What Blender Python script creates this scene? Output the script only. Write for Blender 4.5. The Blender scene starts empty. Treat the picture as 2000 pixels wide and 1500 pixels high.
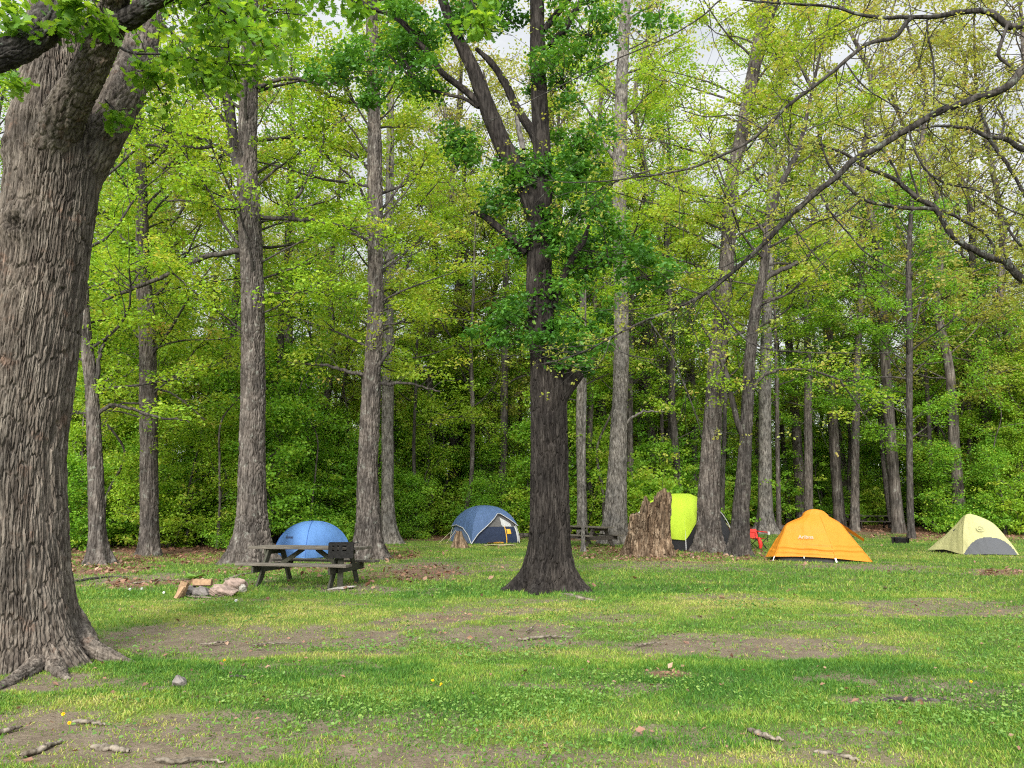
import bpy, math, random
import numpy as np

# ---------------------------------------------------------------- scene, camera
random.seed(5)
RNG = np.random.default_rng(11)
SC = bpy.context.scene
COL = SC.collection
FPX, H0 = 1500.0, 1.6            # focal length in photo pixels, eye height
PITCH = math.atan(240.0 / 1500.0)
CP, SP = math.cos(PITCH), math.sin(PITCH)
CAM = np.array([0.0, 0.0, H0])

def ray(px, py):
    x = (px - 1000.0) / FPX; v = (750.0 - py) / FPX
    return np.array([x, CP - v * SP, SP + v * CP])

def P(px, py, D):
    """point on the sight line of a photo pixel at ground distance D"""
    r = ray(px, py)
    return CAM + r * (D / r[1])

def fdist(p):
    return (p[1]) * CP + (p[2] - H0) * SP

def wid(p, w):
    """radius in metres of something w photo pixels wide at p"""
    return 0.5 * w * fdist(p) / FPX

# ---------------------------------------------------------------- noise
def _h(i, j, s):
    i = i.astype(np.int64); j = j.astype(np.int64)
    n = (i * 374761393 + j * 668265263 + int(s) * 974634777) & 0x7fffffff
    n = ((n ^ (n >> 13)) * 1274126177) & 0x7fffffff
    n = ((n ^ (n >> 16)) * 668265263) & 0x7fffffff
    return ((n ^ (n >> 15)) & 0xffffff) / float(0xffffff)

def vnoise(x, y, s=0, per=None):
    xi = np.floor(x); yi = np.floor(y); fx = x - xi; fy = y - yi
    fx = fx * fx * (3 - 2 * fx); fy = fy * fy * (3 - 2 * fy)
    x0 = xi; x1 = xi + 1
    if per: x0 = np.mod(x0, per); x1 = np.mod(x1, per)
    a = _h(x0, yi, s); b = _h(x1, yi, s); c = _h(x0, yi + 1, s); d = _h(x1, yi + 1, s)
    return (a * (1 - fx) + b * fx) * (1 - fy) + (c * (1 - fx) + d * fx) * fy

def fbm(x, y, s=0, o=4, per=None):
    t = np.zeros_like(np.asarray(x, float)); a = 0.5; n = 0
    for k in range(o):
        t = t + a * vnoise(x * 2 ** k, y * 2 ** k, s + k * 17, per * 2 ** k if per else None); n += a; a *= 0.5
    return t / n

def worley(u, v, s, pu):
    ui = np.floor(u); vi = np.floor(v)
    f1 = np.full(u.shape, 9.0); f2 = np.full(u.shape, 9.0); cid = np.zeros(u.shape)
    for du in (-1, 0, 1):
        for dv in (-1, 0, 1):
            cu = np.mod(ui + du, pu); cv = vi + dv
            px = ui + du + 0.15 + 0.7 * _h(cu, cv, s); py = vi + dv + 0.1 + 0.8 * _h(cu, cv, s + 5)
            d = np.hypot(px - u, py - v)
            near = d < f1
            f2 = np.where(near, f1, np.minimum(f2, d)); cid = np.where(near, _h(cu, cv, s + 9), cid); f1 = np.where(near, d, f1)
    return f1, f2, cid

def sstep(a, b, x):
    t = np.clip((x - a) / (b - a), 0, 1); return t * t * (3 - 2 * t)

# ---------------------------------------------------------------- terrain
def hz(x, y):
    x = np.asarray(x, float); y = np.asarray(y, float)
    k = (y - 29.0) / 4.0
    z = 0.02 * 4.0 * np.where(k > 20, k, np.log1p(np.exp(np.minimum(k, 20))))
    z = z + 0.10 * (fbm(x * 0.11 + 40, y * 0.11 + 40, 3, 3) - 0.5) * np.clip(y / 20, 0.2, 1.5)
    z = z + 0.05 * (fbm(x * 0.8 + 40, y * 0.8 + 40, 8, 3) - 0.5)
    return z

def G(px, py):
    """ground point under a photo pixel"""
    r = ray(px, py); D = 10.0
    for _ in range(40):
        p = CAM + r * (D / r[1])
        g = float(hz(p[0], p[1]))
        if r[2] >= -1e-4: break
        D2 = (g - H0) / r[2] * r[1]
        D = 0.5 * D + 0.5 * min(max(D2, 2.0), 150.0)
    p = CAM + r * (D / r[1]); p[2] = float(hz(p[0], p[1]))
    return p

# ---------------------------------------------------------------- objects
def tag(o, label=None, cat=None, group=None, kind=None):
    if label: o['label'] = label
    if cat: o['category'] = cat
    if group: o['group'] = group
    if kind: o['kind'] = kind
    return o

def empty(name, loc=(0, 0, 0), rz=0.0):
    o = bpy.data.objects.new(name, None); COL.objects.link(o)
    o.location = loc; o.rotation_euler = (0, 0, rz); o.empty_display_size = 0.2
    return o

def copy_tree(o, parent=None):
    c = o.copy(); COL.objects.link(c)
    if parent is not None: c.parent = parent
    for ch in list(o.children): copy_tree(ch, c)
    return c

class MB:
    """collects vertices and faces, builds one mesh object"""
    def __init__(s): s.V = []; s.F = []; s.n = 0; s.val = []
    def add(s, V, F, mat=0, val=0.5, smooth=True):
        V = np.asarray(V, float).reshape(-1, 3)
        if not isinstance(F, (list, tuple)) or (len(F) and not isinstance(F[0], np.ndarray)): F = [np.asarray(F, int)]
        for f in F:
            f = np.asarray(f, np.int64)
            if f.size: s.F.append((f + s.n, mat, smooth))
        s.V.append(V); s.val.append(np.broadcast_to(np.asarray(val, float), (len(V),)).copy()); s.n += len(V)
    def build(s, name, mats, parent=None, link=True):
        V = np.concatenate(s.V); val = np.concatenate(s.val)
        me = bpy.data.meshes.new(name)
        me.vertices.add(len(V)); me.vertices.foreach_set('co', V.astype(np.float32).ravel())
        li, ls, mi, sm = [], [], [], []; off = 0
        for f, m, sh in s.F:
            n, k = f.shape
            li.append(f.ravel()); ls.append(off + np.arange(n) * k); off += n * k
            mi.append(np.full(n, m)); sm.append(np.full(n, sh))
        li = np.concatenate(li); ls = np.concatenate(ls)
        me.loops.add(len(li)); me.loops.foreach_set('vertex_index', li.astype(np.int32))
        me.polygons.add(len(ls)); me.polygons.foreach_set('loop_start', ls.astype(np.int32))
        me.polygons.foreach_set('material_index', np.concatenate(mi).astype(np.int32))
        me.polygons.foreach_set('use_smooth', np.concatenate(sm).astype(bool))
        a = me.attributes.new('tone', 'FLOAT', 'POINT'); a.data.foreach_set('value', val.astype(np.float32))
        me.update(calc_edges=True); me.validate()
        for m in (mats if isinstance(mats, (list, tuple)) else [mats]): me.materials.append(m)
        o = bpy.data.objects.new(name, me)
        if link: COL.objects.link(o)
        if parent is not None: o.parent = parent
        return o

def gridf(nr, nc, wrap=False):
    i = np.arange(nr - 1)[:, None]; j = np.arange(nc if wrap else nc - 1)[None, :]
    j2 = (j + 1) % nc
    a = i * nc + j; b = i * nc + j2; c = (i + 1) * nc + j2; d = (i + 1) * nc + j
    return np.stack([a, b, c, d], -1).reshape(-1, 4)

def smooth_path(pts, n):
    """Catmull-Rom resample; pts (m, k)"""
    p = np.asarray(pts, float)
    if len(p) == 2: return p[0] + (p[1] - p[0]) * np.linspace(0, 1, n)[:, None]
    L = np.r_[0, np.cumsum(np.linalg.norm(np.diff(p[:, :3], axis=0), axis=1) + 1e-9)]
    q = np.vstack([2 * p[0] - p[1], p, 2 * p[-1] - p[-2]])
    t = np.linspace(0, L[-1], n); i = np.clip(np.searchsorted(L, t, side='right') - 1, 0, len(p) - 2)
    f = ((t - L[i]) / (L[i + 1] - L[i]))[:, None]
    a, b, c, d = q[i], q[i + 1], q[i + 2], q[i + 3]
    r = 0.5 * (2 * b + (c - a) * f + (2 * a - 5 * b + 4 * c - d) * f ** 2 + (3 * b - a - 3 * c + d) * f ** 3)
    if p.shape[1] > 3:
        for k in range(3, p.shape[1]): r[:, k] = np.interp(t, L, p[:, k])
    return r

def frames(C):
    T = np.gradient(C, axis=0); T /= np.linalg.norm(T, axis=1)[:, None] + 1e-12
    ref = np.array([0.0, -1.0, 0.0]) if abs(T[0][1]) < 0.8 else np.array([1.0, 0, 0])
    N = np.zeros_like(C); n = ref - T[0] * np.dot(ref, T[0]); N[0] = n / np.linalg.norm(n)
    for i in range(1, len(C)):
        n = N[i - 1] - T[i] * np.dot(N[i - 1], T[i]); N[i] = n / (np.linalg.norm(n) + 1e-12)
    return T, N, np.cross(T, N)

def tube(mb, C, R, k=6, mat=0, cap=False, val=0.5):
    C = np.asarray(C, float); R = np.broadcast_to(np.asarray(R, float), (len(C),))
    T, N, B = frames(C)
    a = np.linspace(0, 2 * np.pi, k, endpoint=False)
    ring = np.cos(a)[None, :, None] * N[:, None] + np.sin(a)[None, :, None] * B[:, None]
    V = C[:, None] + R[:, None, None] * ring
    F = [gridf(len(C), k, True)]
    if cap: F += [np.arange(k)[None, ::-1], (len(C) - 1) * k + np.arange(k)[None, :]]
    mb.add(V.reshape(-1, 3), F, mat, val)

def obox(mb, p0, p1, w, h, up=(0, 0, 1), mat=0, val=0.5, bev=0.006):
    """a board from p0 to p1, w wide and h thick, with small chamfers"""
    p0 = np.asarray(p0, float); p1 = np.asarray(p1, float); d = p1 - p0; L = np.linalg.norm(d); d /= L
    up = np.asarray(up, float); z = up - d * np.dot(up, d); z /= np.linalg.norm(z); s = np.cross(z, d)
    b = min(bev, w * 0.2, h * 0.2)
    sec = [(-w / 2 + b, -h / 2), (w / 2 - b, -h / 2), (w / 2, -h / 2 + b), (w / 2, h / 2 - b), (w / 2 - b, h / 2), (-w / 2 + b, h / 2), (-w / 2, h / 2 - b), (-w / 2, -h / 2 + b)]
    V = [p0 + d * t * L + s * x * k + z * y * k for t, k in ((0, 1), (1, 1)) for x, y in sec]
    F = [gridf(2, 8, True), np.arange(8)[None, ::-1], 8 + np.arange(8)[None, :]]
    mb.add(V, F, mat, val, smooth=False)

def scatter(mb, T, F, pos, X, Y, Z, s, mat=0, val=0.5):
    """copies of a small template (leaf, blade) merged into the mesh"""
    T = np.asarray(T, float); n = len(pos); k = len(T)
    s = np.broadcast_to(np.asarray(s, float).reshape(-1, 1) if np.ndim(s) < 2 else s, (n, 1 if np.ndim(s) < 2 else 3))
    if s.shape[1] == 1: s = np.repeat(s, 3, 1)
    V = pos[:, None] + (T[None, :, 0, None] * s[:, None, 0:1]) * X[:, None] + (T[None, :, 1, None] * s[:, None, 1:2]) * Y[:, None] + (T[None, :, 2, None] * s[:, None, 2:3]) * Z[:, None]
    val = np.repeat(np.broadcast_to(np.asarray(val, float), (n,)), k)
    FF = [(np.asarray(f)[None] + (np.arange(n) * k)[:, None, None]).reshape(-1, np.asarray(f).shape[1]) for f in F]
    mb.add(V.reshape(-1, 3), FF, mat, val, smooth=False)

# leaf templates: x across, y along, z normal
LEAF4 = np.array([(0, 0, 0), (-.33, .42, .07), (0, 1, 0), (.33, .42, .07)], float); LEAF4F = [np.array([(0, 3, 2), (0, 2, 1)])]
LEAF6 = np.array([(0, 0, 0), (-.26, .25, .06), (-.30, .62, .04), (0, 1, -.08), (.30, .62, .04), (.26, .25, .06)], float)
LEAF6F = [np.array([(0, 3, 2, 1), (0, 5, 4, 3)])]
_ol = [(.03, 0), (.05, .12), (.17, .2), (.10, .3), (.30, .42), (.16, .5), (.40, .66), (.22, .72), (.26, .88), (.08, .9), (0, 1.0)]
OAKL = np.array([(0, y, -.10 * y * y) for y in (0, .3, .6, 1.0)] + [(x, y, .10 * abs(x) - .10 * y * y) for x, y in _ol[:-1]] + [(-x, y, .10 * abs(x) - .10 * y * y) for x, y in _ol[:-1]], float)
OAKLF = [np.array([(0, 4, 5), (0, 5, 6), (0, 6, 7), (0, 7, 1), (1, 7, 8), (1, 8, 9), (1, 9, 2), (2, 9, 10), (2, 10, 11), (2, 11, 12), (2, 12, 13), (2, 13, 3),
                   (0, 15, 14), (0, 16, 15), (0, 17, 16), (0, 1, 17), (1, 18, 17), (1, 19, 18), (1, 2, 19), (2, 20, 19), (2, 21, 20), (2, 22, 21), (2, 23, 22), (2, 3, 23)])]

def unit(a): return a / (np.linalg.norm(a, axis=-1, keepdims=True) + 1e-12)

def leaf_frames(n, rng, tilt=0.55, droop=0.35):
    Z = unit(np.array([0, 0, 1.0]) + tilt * rng.normal(size=(n, 3)))
    a = rng.uniform(0, 2 * np.pi, n)
    Y = np.stack([np.cos(a), np.sin(a), -droop + 0.3 * rng.normal(size=n)], 1)
    Y = unit(Y - Z * (Y * Z).sum(1, keepdims=True)); X = np.cross(Y, Z)
    return X, Y, Z

def leaf_clusters(mb, cen, rad, per, size, rng, T=LEAF6, F=LEAF6F, flat=0.45, mat=0, tilt=0.55, droop=0.35, tone=None, tsd=0.18):
    cen = np.asarray(cen, float); n = len(cen)
    if n == 0: return
    rad = np.broadcast_to(np.asarray(rad, float), (n,)); per = np.broadcast_to(np.asarray(per), (n,)).astype(int)
    idx = np.repeat(np.arange(n), per); m = len(idx)
    d = rng.normal(size=(m, 3)); d = unit(d) * rng.uniform(0.1, 1, (m, 1)) ** 0.6
    d[:, 2] *= flat
    d[:, 2] -= 0.25 * (d[:, 0] ** 2 + d[:, 1] ** 2)
    pos = cen[idx] + d * rad[idx][:, None]
    X, Y, Z = leaf_frames(m, rng, tilt, droop)
    ct = rng.normal(0.5, tsd, n) if tone is None else tone
    val = np.clip(np.broadcast_to(ct, (n,))[idx] + rng.normal(0, 0.10, m), 0, 1)
    scatter(mb, T, F, pos, X, Y, Z, size * rng.uniform(0.6, 1.25, m), mat, val)
# ---------------------------------------------------------------- materials
def new_mat(name):
    m = bpy.data.materials.new(name); m.use_nodes = True
    nt = m.node_tree; nt.nodes.clear()
    out = nt.nodes.new('ShaderNodeOutputMaterial')
    return m, nt, out
def N(nt, t, **k):
    n = nt.nodes.new(t)
    for a, v in k.items(): setattr(n, a, v)
    return n
def ramp(nt, stops):
    r = N(nt, 'ShaderNodeValToRGB'); e = r.color_ramp.elements
    while len(e) < len(stops): e.new(0.5)
    for k, (p, c) in enumerate(stops): e[k].position = p; e[k].color = (*c, 1)
    return r
def noise(nt, vec, scale, detail=4, rough=0.55):
    n = N(nt, 'ShaderNodeTexNoise'); n.inputs['Scale'].default_value = scale; n.inputs['Detail'].default_value = detail; n.inputs['Roughness'].default_value = rough
    if vec is not None: nt.links.new(vec, n.inputs['Vector'])
    return n.outputs['Fac']
def mapped(nt, scale, coord='Object'):
    tc = N(nt, 'ShaderNodeTexCoord'); mp = N(nt, 'ShaderNodeMapping'); mp.inputs['Scale'].default_value = scale
    nt.links.new(tc.outputs[coord], mp.inputs['Vector']); return mp.outputs[0]
def bump(nt, h, strength=0.4, dist=0.01):
    b = N(nt, 'ShaderNodeBump'); b.inputs['Strength'].default_value = strength; b.inputs['Distance'].default_value = dist
    nt.links.new(h, b.inputs['Height']); return b.outputs[0]
def mixc(nt, fac, a, b, mode='MIX'):
    m = N(nt, 'ShaderNodeMix', data_type='RGBA', blend_type=mode)
    for sock, v in ((m.inputs[0], fac), (m.inputs[6], a), (m.inputs[7], b)):
        if hasattr(v, 'links') or hasattr(v, 'is_linked'): nt.links.new(v, sock)
        elif isinstance(v, tuple): sock.default_value = (*v, 1)
        else: sock.default_value = v
    return m.outputs[2]
def mathn(nt, op, a, b=None, c=None, clamp=False):
    m = N(nt, 'ShaderNodeMath', operation=op, use_clamp=clamp)
    for i, v in enumerate((a, b, c)):
        if v is None: continue
        if hasattr(v, 'is_linked'): nt.links.new(v, m.inputs[i])
        else: m.inputs[i].default_value = v
    return m.outputs[0]
def principled(nt, out, color=None, rough=0.8, spec=0.25, normal=None, metal=0.0):
    b = N(nt, 'ShaderNodeBsdfPrincipled'); b.inputs['Roughness'].default_value = rough; b.inputs['Specular IOR Level'].default_value = spec; b.inputs['Metallic'].default_value = metal
    if isinstance(color, tuple): b.inputs['Base Color'].default_value = (*color, 1)
    elif color is not None: nt.links.new(color, b.inputs['Base Color'])
    if normal is not None: nt.links.new(normal, b.inputs['Normal'])
    if out is not None: nt.links.new(b.outputs[0], out.inputs[0])
    return b

def leaf_mat(name, stops, trans=0.42, gain=1.25, spec=0.35, rough=0.5):
    m, nt, out = new_mat(name)
    at = N(nt, 'ShaderNodeAttribute', attribute_name='tone')
    r = ramp(nt, stops); nt.links.new(at.outputs['Fac'], r.inputs[0])
    p = principled(nt, None, r.outputs[0], rough, spec)
    t = N(nt, 'ShaderNodeBsdfTranslucent')
    tc = mixc(nt, 1.0, r.outputs[0], (gain * 1.15, gain, gain * 0.6), 'MULTIPLY'); nt.links.new(tc, t.inputs[0])
    mx = N(nt, 'ShaderNodeMixShader'); mx.inputs[0].default_value = trans
    nt.links.new(p.outputs[0], mx.inputs[1]); nt.links.new(t.outputs[0], mx.inputs[2]); nt.links.new(mx.outputs[0], out.inputs[0])
    return m

def bark_mat(name, dark, mid, light, spots=None, vscale=(1, 1, .18), bs=0.5, scale=9.0):
    m, nt, out = new_mat(name)
    v = mapped(nt, vscale); v1 = mapped(nt, (1, 1, 1))
    n1 = noise(nt, v, scale, 6, 0.62); r = ramp(nt, [(.28, dark), (.5, mid), (.74, light)]); nt.links.new(n1, r.inputs[0])
    big = noise(nt, v1, 1.3, 3); br = ramp(nt, [(.3, (.62, .62, .62)), (.7, (1.2, 1.15, 1.1))]); nt.links.new(big, br.inputs[0])
    col = mixc(nt, 1.0, r.outputs[0], br.outputs[0], 'MULTIPLY')
    if spots:
        sn = noise(nt, v1, 5.0, 4, 0.7); sr = ramp(nt, [(.58, (0, 0, 0)), (.70, (1, 1, 1))]); nt.links.new(sn, sr.inputs[0])
        f = mathn(nt, 'MULTIPLY', sr.outputs[0], 0.65)
        col = mixc(nt, f, col, spots)
    st = noise(nt, mapped(nt, (vscale[0], vscale[1], vscale[2] * .55)), scale * 2.6, 3, 0.6); sr2 = ramp(nt, [(.36, (.38, .36, .34)), (.52, (1, 1, 1)), (.7, (1.35, 1.33, 1.3))]); nt.links.new(st, sr2.inputs[0])
    col = mixc(nt, 1.0, col, sr2.outputs[0], 'MULTIPLY')
    tn = mathn(nt, 'MULTIPLY_ADD', N(nt, 'ShaderNodeAttribute', attribute_name='tone').outputs['Fac'], 1.0, 0.5); cx_ = N(nt, 'ShaderNodeCombineColor'); [nt.links.new(tn, cx_.inputs[i]) for i in range(3)]; col = mixc(nt, 1.0, col, cx_.outputs[0], 'MULTIPLY')
    fine = noise(nt, v, scale * 5, 5, 0.7)
    principled(nt, out, col, 0.92, 0.12, bump(nt, mathn(nt, 'ADD', n1, mathn(nt, 'MULTIPLY', fine, 0.5)), bs, 0.02))
    return m

def cloth_mat(name, col, rough=0.6, trans=0.12, wr=1.0):
    m, nt, out = new_mat(name)
    v = mapped(nt, (1, 1, 1)); n = noise(nt, v, 2.2, 3); f = noise(nt, v, 9, 3)
    c = mixc(nt, n, tuple(x * 0.88 for x in col), tuple(min(1, x * 1.08) for x in col))
    p = principled(nt, None, c, rough, 0.3, bump(nt, mathn(nt, 'ADD', n, mathn(nt, 'MULTIPLY', f, .35)), 0.35 * wr, 0.06))
    t = N(nt, 'ShaderNodeBsdfTranslucent'); nt.links.new(c, t.inputs[0])
    mx = N(nt, 'ShaderNodeMixShader'); mx.inputs[0].default_value = trans
    nt.links.new(p.outputs[0], mx.inputs[1]); nt.links.new(t.outputs[0], mx.inputs[2]); nt.links.new(mx.outputs[0], out.inputs[0])
    return m

def plain_mat(name, col, rough=0.7, spec=0.3, metal=0.0, var=0.25, scale=14, vs=(1, 1, 1), bs=0.2):
    m, nt, out = new_mat(name)
    v = mapped(nt, vs); n = noise(nt, v, scale, 5, 0.6)
    r = ramp(nt, [(.3, tuple(x * (1 - var) for x in col)), (.7, tuple(x * (1 + var) for x in col))]); nt.links.new(n, r.inputs[0])
    tn = mathn(nt, 'MULTIPLY_ADD', N(nt, 'ShaderNodeAttribute', attribute_name='tone').outputs['Fac'], 1.2, 0.4); cx_ = N(nt, 'ShaderNodeCombineColor'); [nt.links.new(tn, cx_.inputs[i]) for i in range(3)]
    principled(nt, out, mixc(nt, 1.0, r.outputs[0], cx_.outputs[0], 'MULTIPLY'), rough, spec, bump(nt, n, bs, 0.01), metal)
    return m

M = {}
M['leaf_lime'] = leaf_mat('leaf_lime', [(.05, (.14, .28, .02)), (.45, (.235, .41, .03)), (.75, (.33, .46, .04)), (1, (.44, .45, .08))], trans=.5)
M['leaf_mid'] = leaf_mat('leaf_mid', [(.05, (.08, .22, .018)), (.5, (.165, .35, .026)), (.8, (.24, .41, .032)), (1, (.34, .43, .05))], trans=.5)
M['leaf_under'] = leaf_mat('leaf_under', [(.05, (.09, .24, .02)), (.5, (.18, .38, .03)), (.85, (.27, .45, .038)), (1, (.36, .47, .055))], trans=.5)
M['leaf_gold'] = leaf_mat('leaf_gold', [(.05, (.15, .27, .022)), (.45, (.25, .39, .03)), (.8, (.35, .41, .055)), (1, (.44, .34, .11))], trans=.5)
M['leaf_deep'] = leaf_mat('leaf_deep', [(.05, (.03, .10, .012)), (.5, (.058, .175, .018)), (.85, (.10, .245, .025)), (1, (.16, .31, .032))], trans=.4)
M['leaf_bud'] = leaf_mat('leaf_bud', [(.05, (.18, .24, .045)), (.5, (.27, .32, .055)), (.8, (.33, .33, .075)), (1, (.37, .29, .11))], trans=.5)
M['leaf_oak'] = leaf_mat('leaf_oak', [(.05, (.07, .18, .016)), (.5, (.13, .28, .022)), (1, (.24, .37, .035))], trans=.55)
M['bark_oak'] = bark_mat('bark_oak', (0.052, 0.043, 0.037), (0.109, 0.095, 0.081), (0.181, 0.164, 0.141), (0.144, 0.092, 0.067), bs=0.7, scale=14)
M['bark_limb'] = bark_mat('bark_limb', (0.022, 0.019, 0.017), (0.041, 0.038, 0.035), (0.071, 0.068, 0.063), (0.154, 0.184, 0.146), bs=0.7, scale=12)
M['bark_maple'] = bark_mat('bark_maple', (0.012, 0.010, 0.010), (0.025, 0.022, 0.020), (0.052, 0.047, 0.043), None, bs=0.6, scale=12)
M['bark_grey'] = bark_mat('bark_grey', (0.042, 0.037, 0.033), (0.088, 0.078, 0.070), (0.162, 0.149, 0.135), (0.202, 0.214, 0.185), bs=0.6, scale=9)
M['bark_pale'] = bark_mat('bark_pale', (0.081, 0.074, 0.067), (0.139, 0.131, 0.120), (0.211, 0.201, 0.187), (0.106, 0.102, 0.090), vscale=(1, 1, .5), bs=0.35, scale=7)
M['bark_dark'] = bark_mat('bark_dark', (0.028, 0.026, 0.023), (0.054, 0.049, 0.045), (0.091, 0.085, 0.077), (0.125, 0.133, 0.106), bs=0.5)
M['bark_rot'] = bark_mat('bark_rot', (0.037, 0.022, 0.015), (0.148, 0.104, 0.067), (0.326, 0.259, 0.185), (.05, .035, .025), vscale=(1, 1, .3), bs=1.0, scale=8)
M['root'] = bark_mat('root', (.09, .075, .06), (.17, .15, .12), (.27, .24, .20), None, vscale=(.6, .6, .6), bs=0.5, scale=12)
# ---------------------------------------------------------------- ground and lawn
def to_px(x, y, z):
    f = np.maximum(y * CP + (z - H0) * SP, 0.3); v = (-y * SP + (z - H0) * CP) / f
    return 1000 + FPX * x / f, 750 - FPX * v

BARE = [  # worn patches, centre and radii as seen in the photograph, strength
 (330, 1245, 200, 30, 1), (620, 1255, 330, 30, 1), (1010, 1243, 270, 38, 1), (1390, 1262, 270, 25, .95), (870, 1204, 110, 12, .9), (60, 1415, 170, 46, 1),
 (270, 1455, 240, 50, .85), (680, 1430, 260, 46, .62), (440, 1400, 200, 18, .8), (1850, 1185, 190, 24, .8), (700, 1152, 140, 15, .9), (820, 1115, 170, 20, .85),
 (1945, 1119, 90, 9, .9), (1700, 1109, 170, 8, .7), (1810, 1366, 160, 13, .85), (40, 1340, 90, 20, .9), (1100, 1490, 300, 30, .6), (1640, 1480, 260, 26, .55),
 (1700, 1268, 110, 10, .6), (1130, 1165, 60, 7, .5), (1310, 1317, 60, 9, .7), (900, 1480, 240, 40, .75), (1560, 1222, 120, 10, .5), (1330, 1105, 190, 11, .7), (240, 1133, 190, 16, .75),
 (1950, 1300, 90, 16, .5), (120, 1325, 130, 20, .8), (1560, 1440, 220, 22, .55), (1240, 1425, 160, 16, .5), (1180, 1210, 170, 14, .6)]
LITTER = [(300, 1140, 150, 9, .7), (200, 1100, 130, 22, 1), (430, 1090, 190, 12, .9), (1260, 1082, 150, 13, .9), (1420, 1088, 130, 12, .8), (1820, 1048, 80, 8, 1), (1950, 1050, 80, 10, .8),
 (1960, 1119, 70, 8, .9), (790, 1122, 150, 18, .55), (1310, 1316, 50, 8, .8), (740, 1085, 80, 14, .8), (1170, 1072, 80, 7, .8), (1690, 1046, 110, 7, .5), (870, 1204, 80, 9, .4), (560, 1118, 180, 14, .6)]
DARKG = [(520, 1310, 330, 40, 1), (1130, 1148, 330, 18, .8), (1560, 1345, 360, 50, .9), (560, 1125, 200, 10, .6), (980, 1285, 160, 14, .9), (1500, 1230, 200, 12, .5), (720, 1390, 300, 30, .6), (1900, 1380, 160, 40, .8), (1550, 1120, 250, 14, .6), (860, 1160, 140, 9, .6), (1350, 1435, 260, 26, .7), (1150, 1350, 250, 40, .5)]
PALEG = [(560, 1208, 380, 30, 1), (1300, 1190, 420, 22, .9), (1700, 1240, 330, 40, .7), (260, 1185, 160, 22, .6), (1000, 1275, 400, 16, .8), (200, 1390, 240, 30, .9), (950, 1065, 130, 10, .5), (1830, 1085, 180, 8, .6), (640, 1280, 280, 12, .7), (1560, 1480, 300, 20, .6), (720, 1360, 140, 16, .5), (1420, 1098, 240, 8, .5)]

def blobs(L, px, py, wob):
    t = np.zeros_like(px)
    for cx, cy, rx, ry, s in L:
        t = np.maximum(t, s * sstep(1.35, 0.45, np.hypot((px - cx) / rx, (py - cy) / ry) + wob))
    return t

EDGE_X = [0, 420, 560, 760, 1000, 1200, 1320, 1500, 1760, 2000]
EDGE_Y = [1078, 1082, 1078, 1056, 1050, 1058, 1060, 1040, 1042, 1050]
def masks(x, y, z):
    px, py = to_px(x, y, z)
    w1 = (fbm(x * .9 + 60, y * .9 + 60, 21, 4) - .5) * 1.5; w2 = (fbm(x * 2.6 + 60, y * 2.6 + 60, 31, 3) - .5) * .8
    dirt = blobs(BARE, px, py, w1 + w2)
    dirt = np.maximum(dirt, 0.6 * sstep(.60, .74, fbm(x * .55 + 90, y * 1.1 + 20, 77, 5)))
    dirt = np.maximum(dirt, 0.30 * sstep(.54, .72, fbm(x * 2.2 + 90, y * 2.6 + 20, 78, 4)))
    lit = blobs(LITTER, px, py, w1)
    edge = np.interp(px, EDGE_X, EDGE_Y)
    forest = np.where(y > 15, sstep(4, -5, py - edge + w1 * 9), 0)
    lit = np.maximum(lit, forest); lit = np.where((y < 2) | (np.abs(x) > 0.75 * y + 6), np.maximum(lit, sstep(20, 30, np.hypot(x, y))), lit)
    dirt = np.maximum(dirt, forest * .9)
    tone = 0.40 + 0.55 * (fbm(x * .5 + 10, y * .9 + 10, 5, 4) - .5) + .5 * (fbm(x * 2 + 10, y * 2.5 + 10, 6, 3) - .5)
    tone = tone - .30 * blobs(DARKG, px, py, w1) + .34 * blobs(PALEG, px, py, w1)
    return dirt, lit, np.clip(tone, 0, 1), forest

def geo(a, b, n): return np.geomspace(a, b, n)
ys = np.r_[np.linspace(-25, 2.9, 12), np.arange(3, 14, .055), np.arange(14, 36, .15), geo(36, 420, 70)]
xh = np.r_[np.arange(0, 9, .075), np.arange(9, 28, .25), geo(28, 320, 36)]
xs = np.r_[-xh[:0:-1], xh]
GX, GY = np.meshgrid(xs, ys); GZ = hz(GX, GY)
near = (GY < 14) & (np.abs(GX) < 10)
d_, l_, t_, f_ = masks(GX, GY, GZ)
GZ = GZ - np.where(near, .02 * d_, 0) + np.where(near, .018 * (fbm(GX * 9 + 99, GY * 9 + 99, 51, 3) - .5), 0)
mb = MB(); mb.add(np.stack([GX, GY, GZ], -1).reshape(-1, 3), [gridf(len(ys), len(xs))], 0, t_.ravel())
m, nt, out = new_mat('ground')
def attr(nm): return N(nt, 'ShaderNodeAttribute', attribute_name=nm).outputs['Fac']
v = mapped(nt, (1, 1, 1)); n1 = noise(nt, v, 3.5, 6, .65); n2 = noise(nt, v, 26, 5, .7); n3 = noise(nt, v, 70, 3, .7)
soil = ramp(nt, [(.25, (.075, .057, .040)), (.5, (.15, .118, .083)), (.75, (.26, .212, .155))]); nt.links.new(mathn(nt, 'ADD', mathn(nt, 'MULTIPLY', n1, .5), mathn(nt, 'MULTIPLY', n2, .5)), soil.inputs[0])
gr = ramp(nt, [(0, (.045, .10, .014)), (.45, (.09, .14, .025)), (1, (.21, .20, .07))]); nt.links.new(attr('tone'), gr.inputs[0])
grs = mixc(nt, mathn(nt, 'MULTIPLY', n3, .55), gr.outputs[0], (.10, .085, .045))
lit = ramp(nt, [(.32, (.06, .035, .024)), (.5, (.16, .09, .06)), (.68, (.27, .165, .11))]); nt.links.new(mathn(nt, 'ADD', mathn(nt, 'MULTIPLY', n2, .6), mathn(nt, 'MULTIPLY', n3, .4)), lit.inputs[0])
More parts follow.
